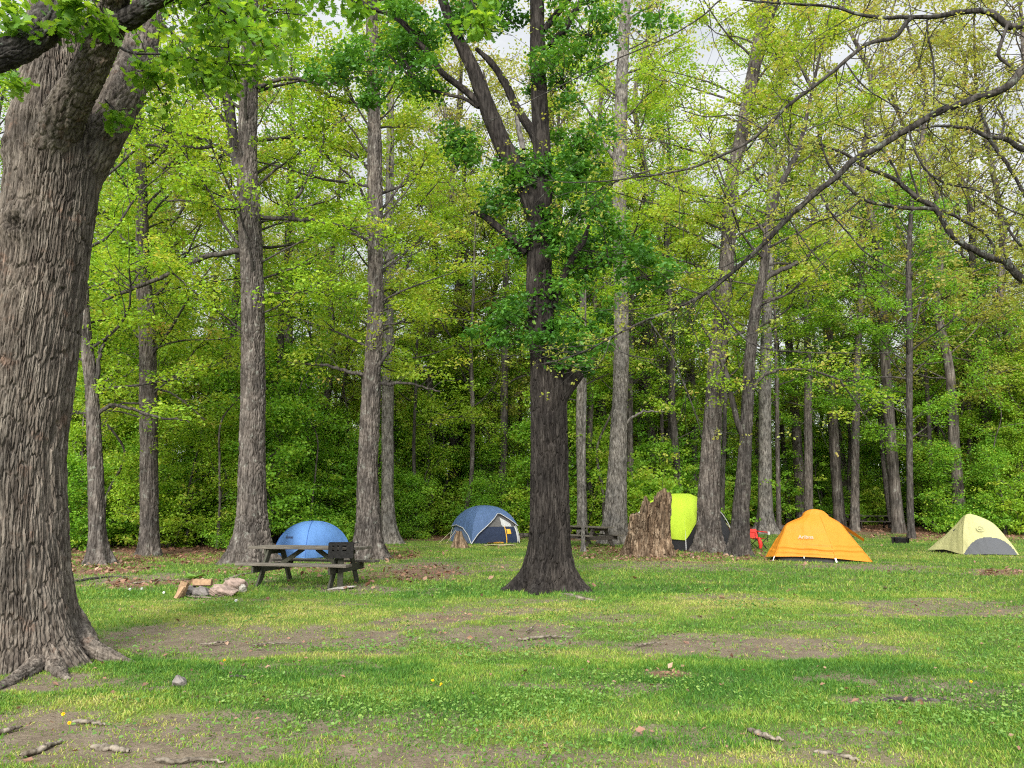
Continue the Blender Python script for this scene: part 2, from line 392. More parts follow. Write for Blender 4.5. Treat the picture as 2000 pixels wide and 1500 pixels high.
df = mathn(nt, 'ADD', attr('dirt'), mathn(nt, 'MULTIPLY', mathn(nt, 'SUBTRACT', n2, .5), 1.1)); df = mathn(nt, 'MULTIPLY_ADD', df, 2.2, -.45, clamp=True)
c = mixc(nt, df, grs, soil.outputs[0])
lf = mathn(nt, 'ADD', attr('litter'), mathn(nt, 'MULTIPLY', mathn(nt, 'SUBTRACT', n2, .5), 1.0)); lf = mathn(nt, 'MULTIPLY_ADD', lf, 2.4, -.7, clamp=True)
spk = ramp(nt, [(.62, (0, 0, 0)), (.68, (1, 1, 1))]); nt.links.new(noise(nt, v, 38, 6, .75), spk.inputs[0]); c = mixc(nt, mathn(nt, 'MULTIPLY', spk.outputs[0], .6), c, (.085, .06, .042)); sp2 = ramp(nt, [(.66, (0, 0, 0)), (.71, (1, 1, 1))]); nt.links.new(noise(nt, mapped(nt, (1, 1.7, 1)), 47, 5, .75), sp2.inputs[0]); c = mixc(nt, mathn(nt, 'MULTIPLY', sp2.outputs[0], .55), c, (.36, .30, .23)); c = mixc(nt, lf, c, lit.outputs[0])
principled(nt, out, c, .95, .1, bump(nt, mathn(nt, 'ADD', n2, mathn(nt, 'MULTIPLY', n3, .5)), .9, .03))
ground = mb.build('ground', m); tag(ground, kind='structure')
for nm, arr in (('dirt', d_), ('litter', l_)):
    a = ground.data.attributes.new(nm, 'FLOAT', 'POINT'); a.data.foreach_set('value', arr.ravel().astype(np.float32))

# lawn blades
def blade_mat(name, stops):
    return leaf_mat(name, stops, trans=.35, gain=1.2, spec=.25, rough=.6)
M['grass'] = blade_mat('grass', [(0, (.045, .13, .018)), (.3, (.09, .205, .025)), (.55, (.17, .275, .036)), (.78, (.27, .33, .058)), (1, (.40, .36, .13))])
def lawn(n, y0, y1, pw, hmean, wid_, rng, tmpl, tf, mbx):
    y = (rng.uniform(y0 ** pw, y1 ** pw, n)) ** (1 / pw); x = rng.uniform(-1, 1, n) * (.74 * y + .8)
    z = hz(x, y)
    d, l, t, f = masks(x, y, z)
    clump = fbm(x * 7 + 50, y * 7 + 50, 91, 3)
    keep = rng.uniform(0, 1, n) < np.clip(1.2 - d * .9 - .55 * l + 1.3 * (clump - .5) + .7 * (fbm(x * 2.5 + 9, y * 3 + 9, 93, 3) - .5), 0.02, 1)
    keep &= rng.uniform(0, 1, n) > f * .97
    x, y, z, t, clump, d = x[keep], y[keep], z[keep], t[keep], clump[keep], d[keep]
    k = len(x)
    a = rng.uniform(0, 2 * np.pi, k)
    up = unit(np.stack([.6 * rng.normal(size=k), .6 * rng.normal(size=k), np.ones(k)], 1))
    X = np.stack([np.cos(a), np.sin(a), np.zeros(k)], 1); X = unit(X - up * (X * up).sum(1, keepdims=True)); Z = np.cross(X, up)
    h = hmean * rng.uniform(.5, 1.3, k) * (.6 + .8 * clump) * (1 - .4 * d) * (1.25 - .5 * t)
    s = np.stack([wid_ * rng.uniform(.7, 1.3, k), h, h], 1)
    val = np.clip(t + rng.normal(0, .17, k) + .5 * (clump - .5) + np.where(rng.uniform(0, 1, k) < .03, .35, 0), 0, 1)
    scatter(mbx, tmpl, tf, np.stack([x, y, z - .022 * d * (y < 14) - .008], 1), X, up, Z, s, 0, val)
BL5 = np.array([(-.5, 0, 0), (.5, 0, 0), (.4, .55, .08), (-.4, .55, .08), (0, 1, .32)], float); BL5F = [np.array([(0, 1, 2, 3)]), np.array([(3, 2, 4)])]
BL3 = np.array([(-.5, 0, 0), (.5, 0, 0), (0, 1, .2)], float); BL3F = [np.array([(0, 1, 2)])]
mb = MB(); rg = np.random.default_rng(3)
lawn(250000, 3.4, 8.5, 1.6, .043, .0085, rg, BL5, BL5F, mb)
lawn(230000, 8.0, 15, 1.6, .05, .013, rg, BL3, BL3F, mb)
lawn(230000, 14, 40, 1.3, .075, .024, rg, BL3, BL3F, mb)
tag(mb.build('grass', M['grass']), kind='stuff')

# clover and plantain leaves in the lawn
M['weed'] = leaf_mat('weed', [(0, (.06, .16, .025)), (.5, (.12, .23, .035)), (1, (.20, .30, .06))], trans=.3)
def weeds(n, y0, y1, size, rng, mbx):
    y = rng.uniform(y0 ** 1.6, y1 ** 1.6, n) ** (1 / 1.6); x = rng.uniform(-1, 1, n) * (.74 * y + .8); z = hz(x, y)
    d, l, t, f = masks(x, y, z)
    p = sstep(.47, .62, fbm(x * .8 + 33, y * 1.2 + 33, 61, 4)) * (1 - .85 * d)
    k_ = rng.uniform(0, 1, n) < p; x, y, z, t = x[k_], y[k_], z[k_], t[k_]; k = len(x)
    X, Y, Z = leaf_frames(k, rng, .45, -.25)
    scatter(mbx, LEAF6, LEAF6F, np.stack([x, y, z + rng.uniform(.005, .05, k)], 1), X, Y, Z, size * rng.uniform(.5, 1.3, k), 0, np.clip(.8 - t + rng.normal(0, .15, k), 0, 1))
mb = MB(); weeds(60000, 3.4, 10, .030, rg, mb); weeds(30000, 9, 22, .045, rg, mb)
tag(mb.build('clover', M['weed']), kind='stuff')

# fallen leaves
M['dead_leaf'] = leaf_mat('dead_leaf', [(0, (.07, .04, .028)), (.4, (.17, .085, .055)), (.75, (.24, .13, .08)), (1, (.31, .21, .14))], trans=.1)
def fallen(n, y0, y1, size, rng, mbx, floor=0.0, pw=1.5):
    y = rng.uniform(y0 ** pw, y1 ** pw, n) ** (1 / pw); x = rng.uniform(-1, 1, n) * (.74 * y + .8); z = hz(x, y)
    d, l, t, f = masks(x, y, z)
    k_ = rng.uniform(0, 1, n) < np.maximum(l, floor + .05 * d); x, y, z = x[k_], y[k_], z[k_]; k = len(x)
    X, Y, Z = leaf_frames(k, rng, .5, 0)
    scatter(mbx, LEAF4, LEAF4F, np.stack([x, y, z + rng.uniform(0, .03, k)], 1), X, Y, Z, size * rng.uniform(.6, 1.3, k), 0, np.clip(rng.normal(.5, .25, k), 0, 1))
mb = MB(); fallen(14000, 3.4, 14, .04, rg, mb, .05); fallen(5000, 3.4, 16, .07, rg, mb, .015); fallen(60000, 14, 60, .13, rg, mb, .01, 1.2)
tag(mb.build('leaf_litter', M['dead_leaf']), kind='stuff')
# ---------------------------------------------------------------- trees
def bark_trunk(mb, pts, nu, nv, rng, style='oak', depth=.03, cw=.055, ch=.26, flare=0.0, fh=.5, lobes=5, mat=0, knots=(), power=1.0, phase=None):
    """pts rows x,y,z,r; furrowed bark pressed into the mesh"""
    S = smooth_path(pts, nv); C, R = S[:, :3], S[:, 3]
    T, Nn, B = frames(C)
    a = np.linspace(0, 2 * np.pi, nu, endpoint=False)
    L = np.r_[0, np.cumsum(np.linalg.norm(np.diff(C, axis=0), axis=1))]
    rm = float(np.mean(R)); per = max(4, int(round(2 * np.pi * rm / cw)))
    s = int(rng.integers(1, 9999))
    A, LL = np.meshgrid(a / (2 * np.pi), L)
    warp = (fbm(A * 8, LL * 1.7, s + 1, 3, 8) - .5) * 1.5 + (fbm(A * 24, LL * 5, s + 2, 2, 24) - .5) * .8
    u = A * per + warp; v = LL / ch + (fbm(A * 8, LL * 2, s + 4, 2, 8) - .5) * 1.6
    f1, f2, cid = worley(np.mod(u, per), v, s, per)
    gap = sstep(.05, .20, f2 - f1)
    rn = np.abs(vnoise(np.mod(u * .8, int(per * .8) or 1), v * .45, s + 21) - .5) * 2
    gap = np.minimum(gap, .15 + .85 * sstep(.04, .18, rn))
    fine = fbm(A * per * 3, LL / ch * 6, s + 7, 3, per * 3)
    if style == 'smooth': disp = .35 * depth * (fine - .5) + depth * .5 * (fbm(A * 6, LL * 2, s + 3, 3, 6) - .5)
    elif style == 'wood': disp = depth * (gap * (.25 + .75 * cid) - .7) + depth * .35 * (fine - .5)
    else: disp = depth * (gap * (.7 + .3 * cid) - .95) + depth * .7 * (fine - .5)
    tone = np.clip(.5 + .42 * (cid - .5) + .5 * (fine - .5), 0, 1)
    lump = (fbm(A * 4, LL * .8, s + 11, 3, 4) - .5)
    rr = R[:, None] * (1 + .16 * lump * power) + disp * np.minimum(1, R[:, None] / (depth * 5))
    if flare:
        ph = rng.uniform(0, 6.28) if phase is None else phase
        lob = .22 + .85 * np.abs(np.cos(A * np.pi * lobes + ph + 2.0 * (fbm(A * 3, LL * .6 + 3, s + 5, 2, 3) - .5))) ** 2.2 * (.6 + .8 * vnoise(A * lobes, LL * 0 + 2, s + 6, lobes))
        rr = rr * (1 + flare * np.exp(-np.maximum(LL - .12, 0) / fh) * lob * 1.3)
    for kz, ka, kr, kh in knots:
        dd = np.hypot((LL - kz) / kr, (np.mod(A * 2 * np.pi - ka + np.pi, 2 * np.pi) - np.pi) * R[:, None] / kr)
        ndd = dd + .35 * (fine - .5); rr = rr + kh * np.exp(-ndd ** 2 * 1.2) - kh * 1.5 * np.exp(-(ndd * 2.2) ** 2) + kh * .5 * (fine - .5) * np.exp(-dd ** 2); tone = tone * (1 - .85 * np.exp(-(ndd * 1.5) ** 2))
    ring = np.cos(a)[None, :, None] * Nn[:, None] + np.sin(a)[None, :, None] * B[:, None]
    V = C[:, None] + rr[..., None] * ring
    mb.add(V.reshape(-1, 3), [gridf(nv, nu, True)], mat, tone.ravel())

def px_path(rows, D, dy=None):
    """rows (px, py, width px[, depth offset]) -> x,y,z,r on the sight lines at distance D"""
    o = []
    for i, r in enumerate(rows):
        p = P(r[0], r[1], D + (r[3] if len(r) > 3 else 0)); o.append((*p, wid(p, r[2]) * (FPX / math.hypot(FPX, r[0] - 1000.0))))
    return np.array(o)

def wander(p0, d, L, n, rng, lift=0.0, wob=.12):
    pts = [np.asarray(p0, float)]; d = unit(np.asarray(d, float))
    for i in range(n):
        d = unit(d + wob * rng.normal(size=3) * np.array([1, 1, .7]) + np.array([0, 0, lift]))
        pts.append(pts[-1] + d * L / n)
    return np.array(pts)

def grow(trunk, rng, z0, z1, n, Lmax, avoid=.75, subs=5, twig=True, lean=(.15, .7), up=.05, low=.35, clus=3):
    """branches with side shoots off a trunk path; returns tubes and leaf cluster centres"""
    tubes, cen = [], []
    zs = trunk[:, 2]
    for i in range(n):
        t = (i + rng.uniform(0, 1)) / n; z = z0 + (z1 - z0) * t
        j = int(np.clip(np.searchsorted(zs, z), 1, len(zs) - 1)); w = (z - zs[j - 1]) / (zs[j] - zs[j - 1] + 1e-9); w = min(max(w, 0), 1)
        b = trunk[j - 1, :3] * (1 - w) + trunk[j, :3] * w; r = trunk[j, 3]
        az = rng.uniform(0, 2 * np.pi)
        if math.sin(az) < -.45 and rng.uniform() < avoid: az = rng.uniform(-.35, math.pi + .35)
        el = rng.uniform(*lean) + .5 * t
        L = Lmax * (low + (1 - low) * math.sin(math.pi * min(1, .15 + .85 * t)) ** .7) * rng.uniform(.6, 1.15)
        d = np.array([math.cos(az) * math.cos(el), math.sin(az) * math.cos(el), math.sin(el)])
        pts = wander(b, d, L, 7, rng, up - .05 * (1 - t), .16)
        br = min(.5 * r, .010 + .0085 * L)
        tubes.append((pts, np.linspace(br, .008, len(pts)), 5))
        for k in range(subs):
            f = rng.uniform(.25, 1.0); q = int(f * 6); p = pts[q] + (pts[min(q + 1, 7)] - pts[q]) * (f * 6 - q)
            dd = unit(pts[min(q + 1, 7)] - pts[q]); side = unit(np.cross(dd, [0, 0, 1]) * rng.choice([-1, 1]) + dd * rng.uniform(.2, .9) + np.array([0, 0, rng.uniform(-.1, .35)]))
            sl = L * rng.uniform(.18, .42) * (1.15 - .5 * f)
            sp = wander(p, side, sl, 4, rng, .02, .2)
            tubes.append((sp, np.linspace(min(.02, br * .5), .005, len(sp)), 4))
            for c in range(clus): cen.append(sp[-1 - int(c * 3 / max(clus, 1))] + rng.normal(0, .12, 3))
        cen.append(pts[-1]); cen.append(pts[-2] + rng.normal(0, .15, 3))
    return tubes, np.array(cen)

def crown(name, tubes, cen, leafm, barkm, parent, rng, per, size, rad=(.25, .5), flat=.4, T=LEAF6, F=LEAF6F, tilt=.55, droop=.35, tsd=.18, link=True):
    mb = MB()
    for pts, r, k in tubes: tube(mb, pts, r, k, 1)
    leaf_clusters(mb, cen, rng.uniform(*rad, len(cen)), rng.integers(int(per * .6), int(per * 1.4) + 1, len(cen)), size, rng, T, F, flat, 0, tilt, droop, None, tsd)
    return mb.build(name, [leafm, barkm], parent, link)

def local(pts, org):
    p = np.array(pts, float); p[:, :3] -= org; return p

def forest_edge_tree(nm, label, rows, D, seed, bark, leaf, nu=110, nv=330, depth=.022, flare=.7, fh=.45, cw=.06, ch=.22, style='oak', top=20.0, branches=22, Lmax=4.2, z0=4.5,
                     per=22, size=.105, limbs=(), limbleaf=True, rad=(.35, .7), low=.5, subs=5, group=None, lobes=5, cat='tree', tsd=.18, clus=3, avoid=.75):
    rng = np.random.default_rng(seed); per = int(per * 1.5); branches = int(branches * 1.5); Lmax *= 1.25; depth *= 1.5; subs += 1; size *= 1.1; z0 *= .95
    b = G(rows[0][0], rows[0][1]) if D is None else None
    if D is None: D = float(b[1])
    path = px_path(rows, D); path[:, 3] *= .98
    org = path[0, :3].copy(); org[2] = float(hz(org[0], org[1]))
    path[0, 2] = org[2] - .15
    if path[-1, 2] < top:
        d = path[-1, :3] - path[-2, :3]; d /= np.linalg.norm(d); d = unit(d * .6 + np.array([0, 0, .5]))
        for f in (.5, 1.0):
            q = path[-1, :3] + d * (top - path[-1, 2]) * f / max(d[2], .5) if f == .5 else q + d * (top - q[2]) / max(d[2], .5)
            path = np.vstack([path, [*q, path[-1, 3] * (.6 if f == .5 else .3)]])
    root = tag(empty(nm, org), label, cat, group)
    tr = local(path, org)
    mb = MB(); bark_trunk(mb, tr, nu, nv, rng, style, depth, cw, ch, flare, fh, lobes)
    mb.build('trunk', bark, root)
    tubes, cen = grow(tr, rng, z0, tr[-1, 2] - .3, branches, Lmax, subs=subs, low=low, clus=clus, avoid=avoid)
    for lr in limbs:
        lp = local(px_path(lr, D), org); n = max(8, len(lr) * 4); S = smooth_path(lp, n)
        S[1:-1, :3] += rng.normal(0, .02, (n - 2, 3))
        l = MB(); tube(l, S[:, :3], S[:, 3], 9); l.build('limb', M['bark_dark'] if bark is not M['bark_pale'] else bark, root)
        if limbleaf:
            Ltot = np.linalg.norm(S[-1, :3] - S[0, :3])
            for k in range(max(3, int(Ltot * 2.2))):
                q = int(rng.uniform(.25, 1) * (n - 2)); dd = unit(S[q + 1, :3] - S[q, :3])
                side = unit(np.cross(dd, [0, .3, 1]) * rng.choice([-1, 1]) * .6 + dd * .6 + rng.normal(0, .35, 3) + np.array([0, 0, .25]))
                sp = wander(S[q, :3], side, rng.uniform(.6, 1.6), 4, rng, .03, .22)
                tubes.append((sp, np.linspace(.014, .004, 5), 4))
                for c in (4, 3, 2): cen = np.vstack([cen, sp[c] + rng.normal(0, .12, 3)])
    crown('crown', tubes, cen, leaf, M['bark_dark'], root, rng, per, size, rad, tsd=tsd)
    return root
# ---- the big oak at the left
def left_oak():
    rng = np.random.default_rng(42); D = 8.35
    rows = [(24, 1330, 300), (27, 1230, 240), (30, 1100, 222), (33, 900, 206), (57, 700, 198), (84, 500, 188), (104, 350, 192), (112, 255, 196), (112, 160, 150), (110, 60, 118), (108, -80, 96), (104, -400, 70), (110, -800, 40)]
    path = px_path(rows, D); path[:, 3] *= .99; org = path[0, :3].copy(); org[2] = float(hz(org[0], org[1])); path[0, 2] = org[2] - .2
    root = tag(empty('oak_tree', org), 'huge old oak with thick furrowed grey bark, cropped by the left edge', 'tree')
    tr = local(path, org)
    kz = lambda py: P(80, py, D)[2] - org[2] + .2
    mb = MB(); bark_trunk(mb, tr, 800, 1700, rng, 'oak', .033, .022, .34, .42, .42, 5, knots=((kz(462), -.12, .19, .12), (kz(312), -.75, .13, .09)), power=.5)
    mb.build('trunk', M['bark_oak'], root)
    def limb(rows, nu, nv, D=D, bark='bark_limb'):
        p = local(px_path(rows, D), org); l = MB(); bark_trunk(l, p, nu, nv, rng, 'oak', .026, .055, .16, power=.6); l.build('limb', M[bark], root); return p
    limb([(76, 430, 60, .05), (90, 350, 92, -.10), (106, 280, 98, -.28), (132, 212, 88, -.46), (162, 160, 78, -.58), (192, 100, 70, -.7), (215, 45, 66, -.9), (225, -20, 62, -1.2), (240, -200, 50, -2.0)], 150, 240, bark='bark_oak')
    limb([(128, 430, 80, .1), (150, 350, 104, .08), (196, 270, 94, .06), (236, 195, 84, .25), (262, 130, 76, .55), (280, 60, 68, .9), (296, -20, 60, 1.3), (340, -200, 50, 2.0)], 150, 240, bark='bark_oak')
    limb([(160, -110, 80, -.6), (128, -30, 80, -.9), (100, 35, 78, -1.2), (55, 80, 74, -1.5), (0, 108, 72, -1.8), (-90, 135, 66, -2.3), (-260, 130, 50, -3)], 130, 150)
    limb([(120, 5, 40, -.95), (160, 27, 46, -1.0), (205, 44, 48, -1.0), (250, 38, 46, -1.05), (290, 10, 40, -1.2), (330, -15, 34, -1.35), (420, -60, 26, -1.6)], 70, 110)
    # buttress roots running into the ground
    def rootp(rows, k=60, n=90, bark='bark_oak'):
        pts = []
        for px, py, w, lift in rows:
            g = G(px, py); g[2] += lift; pts.append((*g, wid(g, w)))
        l = MB(); bark_trunk(l, local(np.array(pts), org), k, n, rng, 'oak', .022, .05, .14, power=.8); l.build('root', M[bark], root)
    rootp([(75, 1285, 120, .45), (128, 1275, 80, .24), (170, 1285, 48, .10), (205, 1290, 34, .05), (245, 1292, 16, 0), (275, 1295, 8, -.03)])
    rootp([(60, 1296, 90, .12), (70, 1306, 50, .03), (40, 1322, 34, .0), (5, 1338, 26, -.02), (-40, 1350, 16, -.03)])
    rootp([(85, 1296, 80, .10), (105, 1306, 44, .0), (122, 1318, 24, -.02), (140, 1326, 12, -.04)])
    # thin leafy shoots hanging into the frame
    tubes, cen = [], []
    def shoot(rows, D, n, sp=.45):
        p = local(px_path(rows, D), org); S = smooth_path(p, 16); tubes.append((S[:, :3], S[:, 3], 5))
        for _ in range(n):
            q = int(rng.uniform(.15, 1) * 14); dd = unit(S[q + 1, :3] - S[q, :3])
            s = unit(dd * .6 + rng.normal(0, .55, 3) + np.array([0, 0, -.1])); w_ = wander(S[q, :3], s, rng.uniform(.4 * sp, sp), 3, rng, -.04, .2)
            tubes.append((w_, np.linspace(.007, .003, 4), 4)); cen.append(w_[-1]); cen.append(w_[2])
    shoot([(228, 88, 7), (258, 104, 6), (320, 106, 5), (390, 118, 4), (460, 126, 3), (545, 126, 2)], 8.3, 26)
    shoot([(290, 0, 10), (350, 4, 8), (420, 12, 6), (520, 22, 4), (600, 30, 2)], 8.0, 30)
    shoot([(250, 90, 5), (290, 140, 4), (320, 190, 3), (335, 230, 2)], 8.2, 9, .3)
    shoot([(205, 195, 4), (222, 215, 3), (240, 250, 2)], 8.0, 4, .2)
    shoot([(300, -60, 8), (380, -20, 6), (470, 50, 4), (540, 90, 2)], 7.2, 26)
    shoot([(520, -60, 5), (620, -40, 4), (690, -10, 3), (720, 10, 2)], 7.4, 12)
    shoot([(700, -70, 4), (800, -60, 4), (900, -20, 3), (930, 20, 3), (950, 70, 2)], 7.6, 10, .25)
    shoot([(-10, -20, 6), (15, 0, 5), (30, 40, 3)], 6.6, 9, .3)
    shoot([(60, -40, 5), (140, -10, 4), (200, 5, 2)], 6.7, 14, .3)
    shoot([(120, 20, 3), (135, 45, 3), (140, 60, 2)], 7.0, 4, .15)
    shoot([(200, 20, 3), (210, 45, 2)], 6.9, 4, .15)
    shoot([(20, 130, 3), (28, 160, 2)], 7.2, 4, .12)
    shoot([(420, -60, 6), (430, 0, 4), (445, 80, 3), (450, 150, 2)], 7.8, 14)
    shoot([(310, 40, 5), (370, 100, 4), (400, 170, 2)], 8.1, 12)
    mbx = MB()
    for pts, r, k in tubes: tube(mbx, pts, r, k, 1)
    leaf_clusters(mbx, cen, rng.uniform(.10, .20, len(cen)), rng.integers(6, 13, len(cen)), .105, rng, OAKL, OAKLF, .8, 0, .7, .9)
    mbx.build('crown', [M['leaf_oak'], M['bark_limb']], root)
    # high crown above the frame
    tb, ce = grow(tr, rng, 9, tr[-1, 2], 7, 4.0, avoid=0, subs=3)
    crown('upper_crown', tb, ce, M['leaf_oak'], M['bark_limb'], root, rng, 5, .13)
left_oak()

# ---- the dark maple in the middle
def centre_maple():
    rng = np.random.default_rng(77); b = G(1066, 1152); D = float(b[1])
    R = [(1066, 1160, 96), (1070, 1110, 84), (1073, 1050, 78), (1073, 950, 75), (1073, 850, 73), (1072, 760, 72), (1066, 705, 60), (1058, 640, 52), (1053, 560, 51), (1053, 500, 49), (1052, 440, 42), (1052, 400, 42)]
    path = px_path(R, D); org = path[0, :3].copy(); org[2] = float(hz(org[0], org[1])); path[0, 2] = org[2] - .15
    root = tag(empty('maple_tree', org), 'dark-barked maple standing alone mid-clearing, forked high up, with tufts of deep green leaves', 'tree')
    tr = local(path, org); mb = MB()
    bark_trunk(mb, tr, 360, 760, rng, 'oak', .036, .034, .38, .95, .33, 5, knots=((P(1068, 1044, D)[2] - org[2] + .15, -1.1, .12, .05),), power=.6)
    mb.build('trunk', M['bark_maple'], root)
    def limb(rows, nu=70, nv=150, bark='bark_maple'):
        l = MB(); bark_trunk(l, local(px_path(rows, D), org), nu, nv, rng, 'oak', .016, .05, .3, power=.6); return l.build('limb', M[bark], root)
    limb([(1055, 450, 36), (1040, 400, 40), (1012, 335, 38), (985, 288, 36), (962, 235, 34), (943, 185, 31), (922, 130, 27), (893, 72, 22), (868, 10, 19), (850, -60, 16), (830, -200, 10)])
    limb([(1052, 450, 36), (1060, 390, 37), (1060, 330, 36), (1056, 250, 35), (1051, 130, 31), (1049, 20, 28), (1047, -80, 24), (1050, -250, 15)])
    limb([(1052, 285, 20), (1035, 250, 18), (1010, 213, 17), (985, 160, 16), (957, 120, 14), (930, 95, 8)], 40, 70)
    limb([(1030, 492, 20), (1006, 470, 18), (982, 452, 16), (958, 432, 15), (938, 418, 13), (919, 415, 7)], 40, 60)
    limb([(1022, 292, 12), (1016, 265, 11), (1010, 235, 9), (1006, 215, 4)], 30, 40, 'bark_pale')
    limb([(938, 208, 15), (915, 182, 14), (886, 160, 13), (862, 140, 12), (838, 106, 12), (812, 76, 12), (790, 48, 11), (765, 30, 10), (722, 14, 8), (680, -10, 5)], 40, 90)
    limb([(934, 210, 8), (905, 192, 7), (862, 182, 6), (815, 158, 5), (780, 130, 4), (750, 95, 3)], 20, 60)
    limb([(1080, 790, 44), (1098, 765, 38), (1114, 744, 34), (1124, 731, 33), (1129, 725, 31)], 70, 60)
    limb([(1078, 600, 18), (1092, 560, 16), (1110, 520, 15), (1130, 485, 14), (1140, 470, 12), (1150, 440, 6)], 40, 60)
    limb([(1062, 60, 14), (1085, 30, 13), (1110, 0, 11), (1140, -40, 8)], 30, 40)
    limb([(1075, 90, 16), (1100, 60, 14), (1125, 20, 12), (1150, -30, 9)], 30, 40)
    T = [(1060, 335, 85, 42, 26), (1000, 330, 50, 30, 9), (1115, 330, 55, 40, 12), (1190, 470, 95, 55, 24), (1255, 520, 70, 42, 16), (1140, 500, 70, 50, 12), (1040, 620, 90, 45, 24), (960, 650, 45, 30, 8), (1130, 600, 70, 60, 12),
         (1140, 690, 60, 36, 12), (1085, 660, 60, 26, 12), (1100, 130, 75, 80, 26), (1150, 40, 70, 60, 16), (880, 262, 42, 22, 8), (700, 108, 64, 34, 14), (790, 110, 70, 50, 18), (820, 40, 80, 45, 20),
         (930, 30, 70, 40, 14), (1010, 480, 40, 26, 7), (735, 175, 28, 26, 5), (1135, 260, 60, 26, 10), (975, 385, 40, 26, 7), (1050, 470, 40, 30, 8), (640, 140, 40, 26, 6), (1290, 40, 40, 28, 3), (1085, 440, 40, 60, 9), (900, 300, 36, 14, 4), (1100, 420, 40, 40, 6),
         (1060, -60, 130, 60, 30), (900, -60, 120, 50, 20), (980, 20, 50, 30, 6), (840, 170, 50, 16, 5), (1170, 400, 40, 30, 6), (1060, 560, 34, 20, 5)]
    tubes, cen = [], []
    for cx, cy, rx, ry, n in T:
        for _ in range(n):
            a = rng.uniform(0, 6.283); q = math.sqrt(rng.uniform(0, 1))
            p = P(cx + rx * q * math.cos(a), cy + ry * q * math.sin(a), D + rng.normal(0, max(rx, 40) * .0075)) - org
            cen.append(p)
            c0 = P(cx + rng.normal(0, 8), cy + ry * .5, D) - org
            if rng.uniform() < .55:
                mid = (p + c0) / 2 + rng.normal(0, .1, 3) + np.array([0, 0, -.1]); tubes.append((smooth_path(np.array([c0, mid, p]), 7), np.linspace(.014, .004, 7), 4))
    crown('crown', tubes, np.array(cen), M['leaf_deep'], M['bark_maple'], root, rng, 74, .10, (.22, .42), .55, tilt=.6, droop=.5)
centre_maple()

# ---- trees along the edge of the woods, one by one
E = forest_edge_tree
E('oak_tree', 'straight grey oak with widely flared roots, left behind the picnic table', [(492, 1100, 76), (492, 1040, 62), (493, 950, 57), (494, 750, 50), (494, 600, 49), (488, 430, 48), (483, 300, 40), (488, 100, 34), (490, -40, 30)], None, 101, M['bark_grey'], M['leaf_lime'],
  200, 640, .028, .75, .55, .06, .26, z0=6.5, branches=24, limbs=[
   [(478, 492, 14), (440, 492, 12), (400, 503, 11), (350, 528, 10), (300, 548, 9), (240, 570, 8), (200, 588, 5)], [(262, 565, 6), (235, 545, 5), (205, 515, 3)], [(504, 425, 10), (540, 428, 9), (572, 428, 9), (620, 432, 7), (680, 445, 5), (720, 470, 3)],
   [(574, 428, 7), (576, 395, 6), (600, 350, 6), (625, 300, 5), (640, 260, 4), (680, 225, 2)], [(484, 412, 12), (462, 405, 9), (438, 408, 7), (390, 396, 5), (320, 390, 3)], [(476, 360, 18), (462, 300, 20), (445, 200, 22), (428, 80, 22), (415, -40, 20)], [(436, 286, 8), (380, 287, 7), (300, 284, 6), (232, 284, 4)],
   [(500, 170, 9), (560, 155, 8), (640, 165, 6), (700, 150, 4)]], lobes=5, per=24)
E('oak_tree', 'straight grey oak behind the black grill at the right end of the picnic table', [(722, 1092, 62), (721, 1030, 50), (718, 900, 42), (725, 770, 38), (733, 600, 32), (733, 450, 32), (732, 300, 30), (730, 200, 26), (725, -40, 22)], None, 102, M['bark_grey'], M['leaf_gold'],
  160, 560, .024, .55, .45, .06, .24, z0=6, branches=24, limbs=[[(712, 732, 8), (680, 726, 7), (640, 714, 6), (600, 712, 4), (560, 705, 2)], [(735, 720, 9), (750, 700, 8), (762, 684, 6), (770, 660, 4)], [(738, 748, 8), (765, 750, 7), (800, 748, 5), (860, 765, 3)],
   [(732, 210, 10), (700, 205, 9), (650, 190, 7), (600, 170, 4)], [(742, 120, 8), (790, 90, 6), (840, 70, 4)]], per=22)
E('oak_tree', 'slim pale grey tree with swollen base directly right of the oak behind the grill', [(761, 1062, 36), (758, 1010, 28), (757, 950, 25), (757, 800, 24), (758, 650, 22), (760, 500, 20), (762, 300, 16), (765, 100, 12)], None, 103, M['bark_pale'], M['leaf_lime'], 90, 330, .016, .8, .5, z0=7, branches=18, limbs=[[(765, 585, 4), (800, 560, 4), (860, 520, 2)]])
E('oak_tree', 'mottled grey tree with a crooked side limb, next to the huge oak on the left', [(193, 1102, 46), (190, 1040, 36), (186, 900, 33), (179, 760, 29), (166, 640, 25), (160, 500, 20), (150, 300, 16)], None, 104, M['bark_grey'], M['leaf_lime'], 120, 420, .02, .8, .35, .05, .12, z0=5, branches=18, limbs=[
   [(184, 800, 10), (190, 740, 10), (196, 690, 8), (215, 650, 7), (240, 635, 4)], [(190, 810, 9), (215, 792, 8), (250, 795, 7), (300, 812, 6), (370, 825, 3)], [(176, 808, 6), (150, 806, 4), (135, 802, 3)]])
E('oak_tree', 'grey oak with mossy bark and ridges between the mottled tree and the flared oak, left', [(294, 1084, 42), (292, 1020, 39), (291, 950, 38), (290, 800, 37), (288, 650, 36), (280, 540, 31), (277, 400, 25), (272, 200, 18), (268, 50, 14)], None, 105, M['bark_grey'], M['leaf_gold'], 120, 420, .022, .45, .4, z0=4.5, branches=24, limbs=[[(300, 760, 5), (340, 770, 4), (400, 820, 3)], [(275, 785, 5), (240, 790, 4), (200, 800, 3)]])
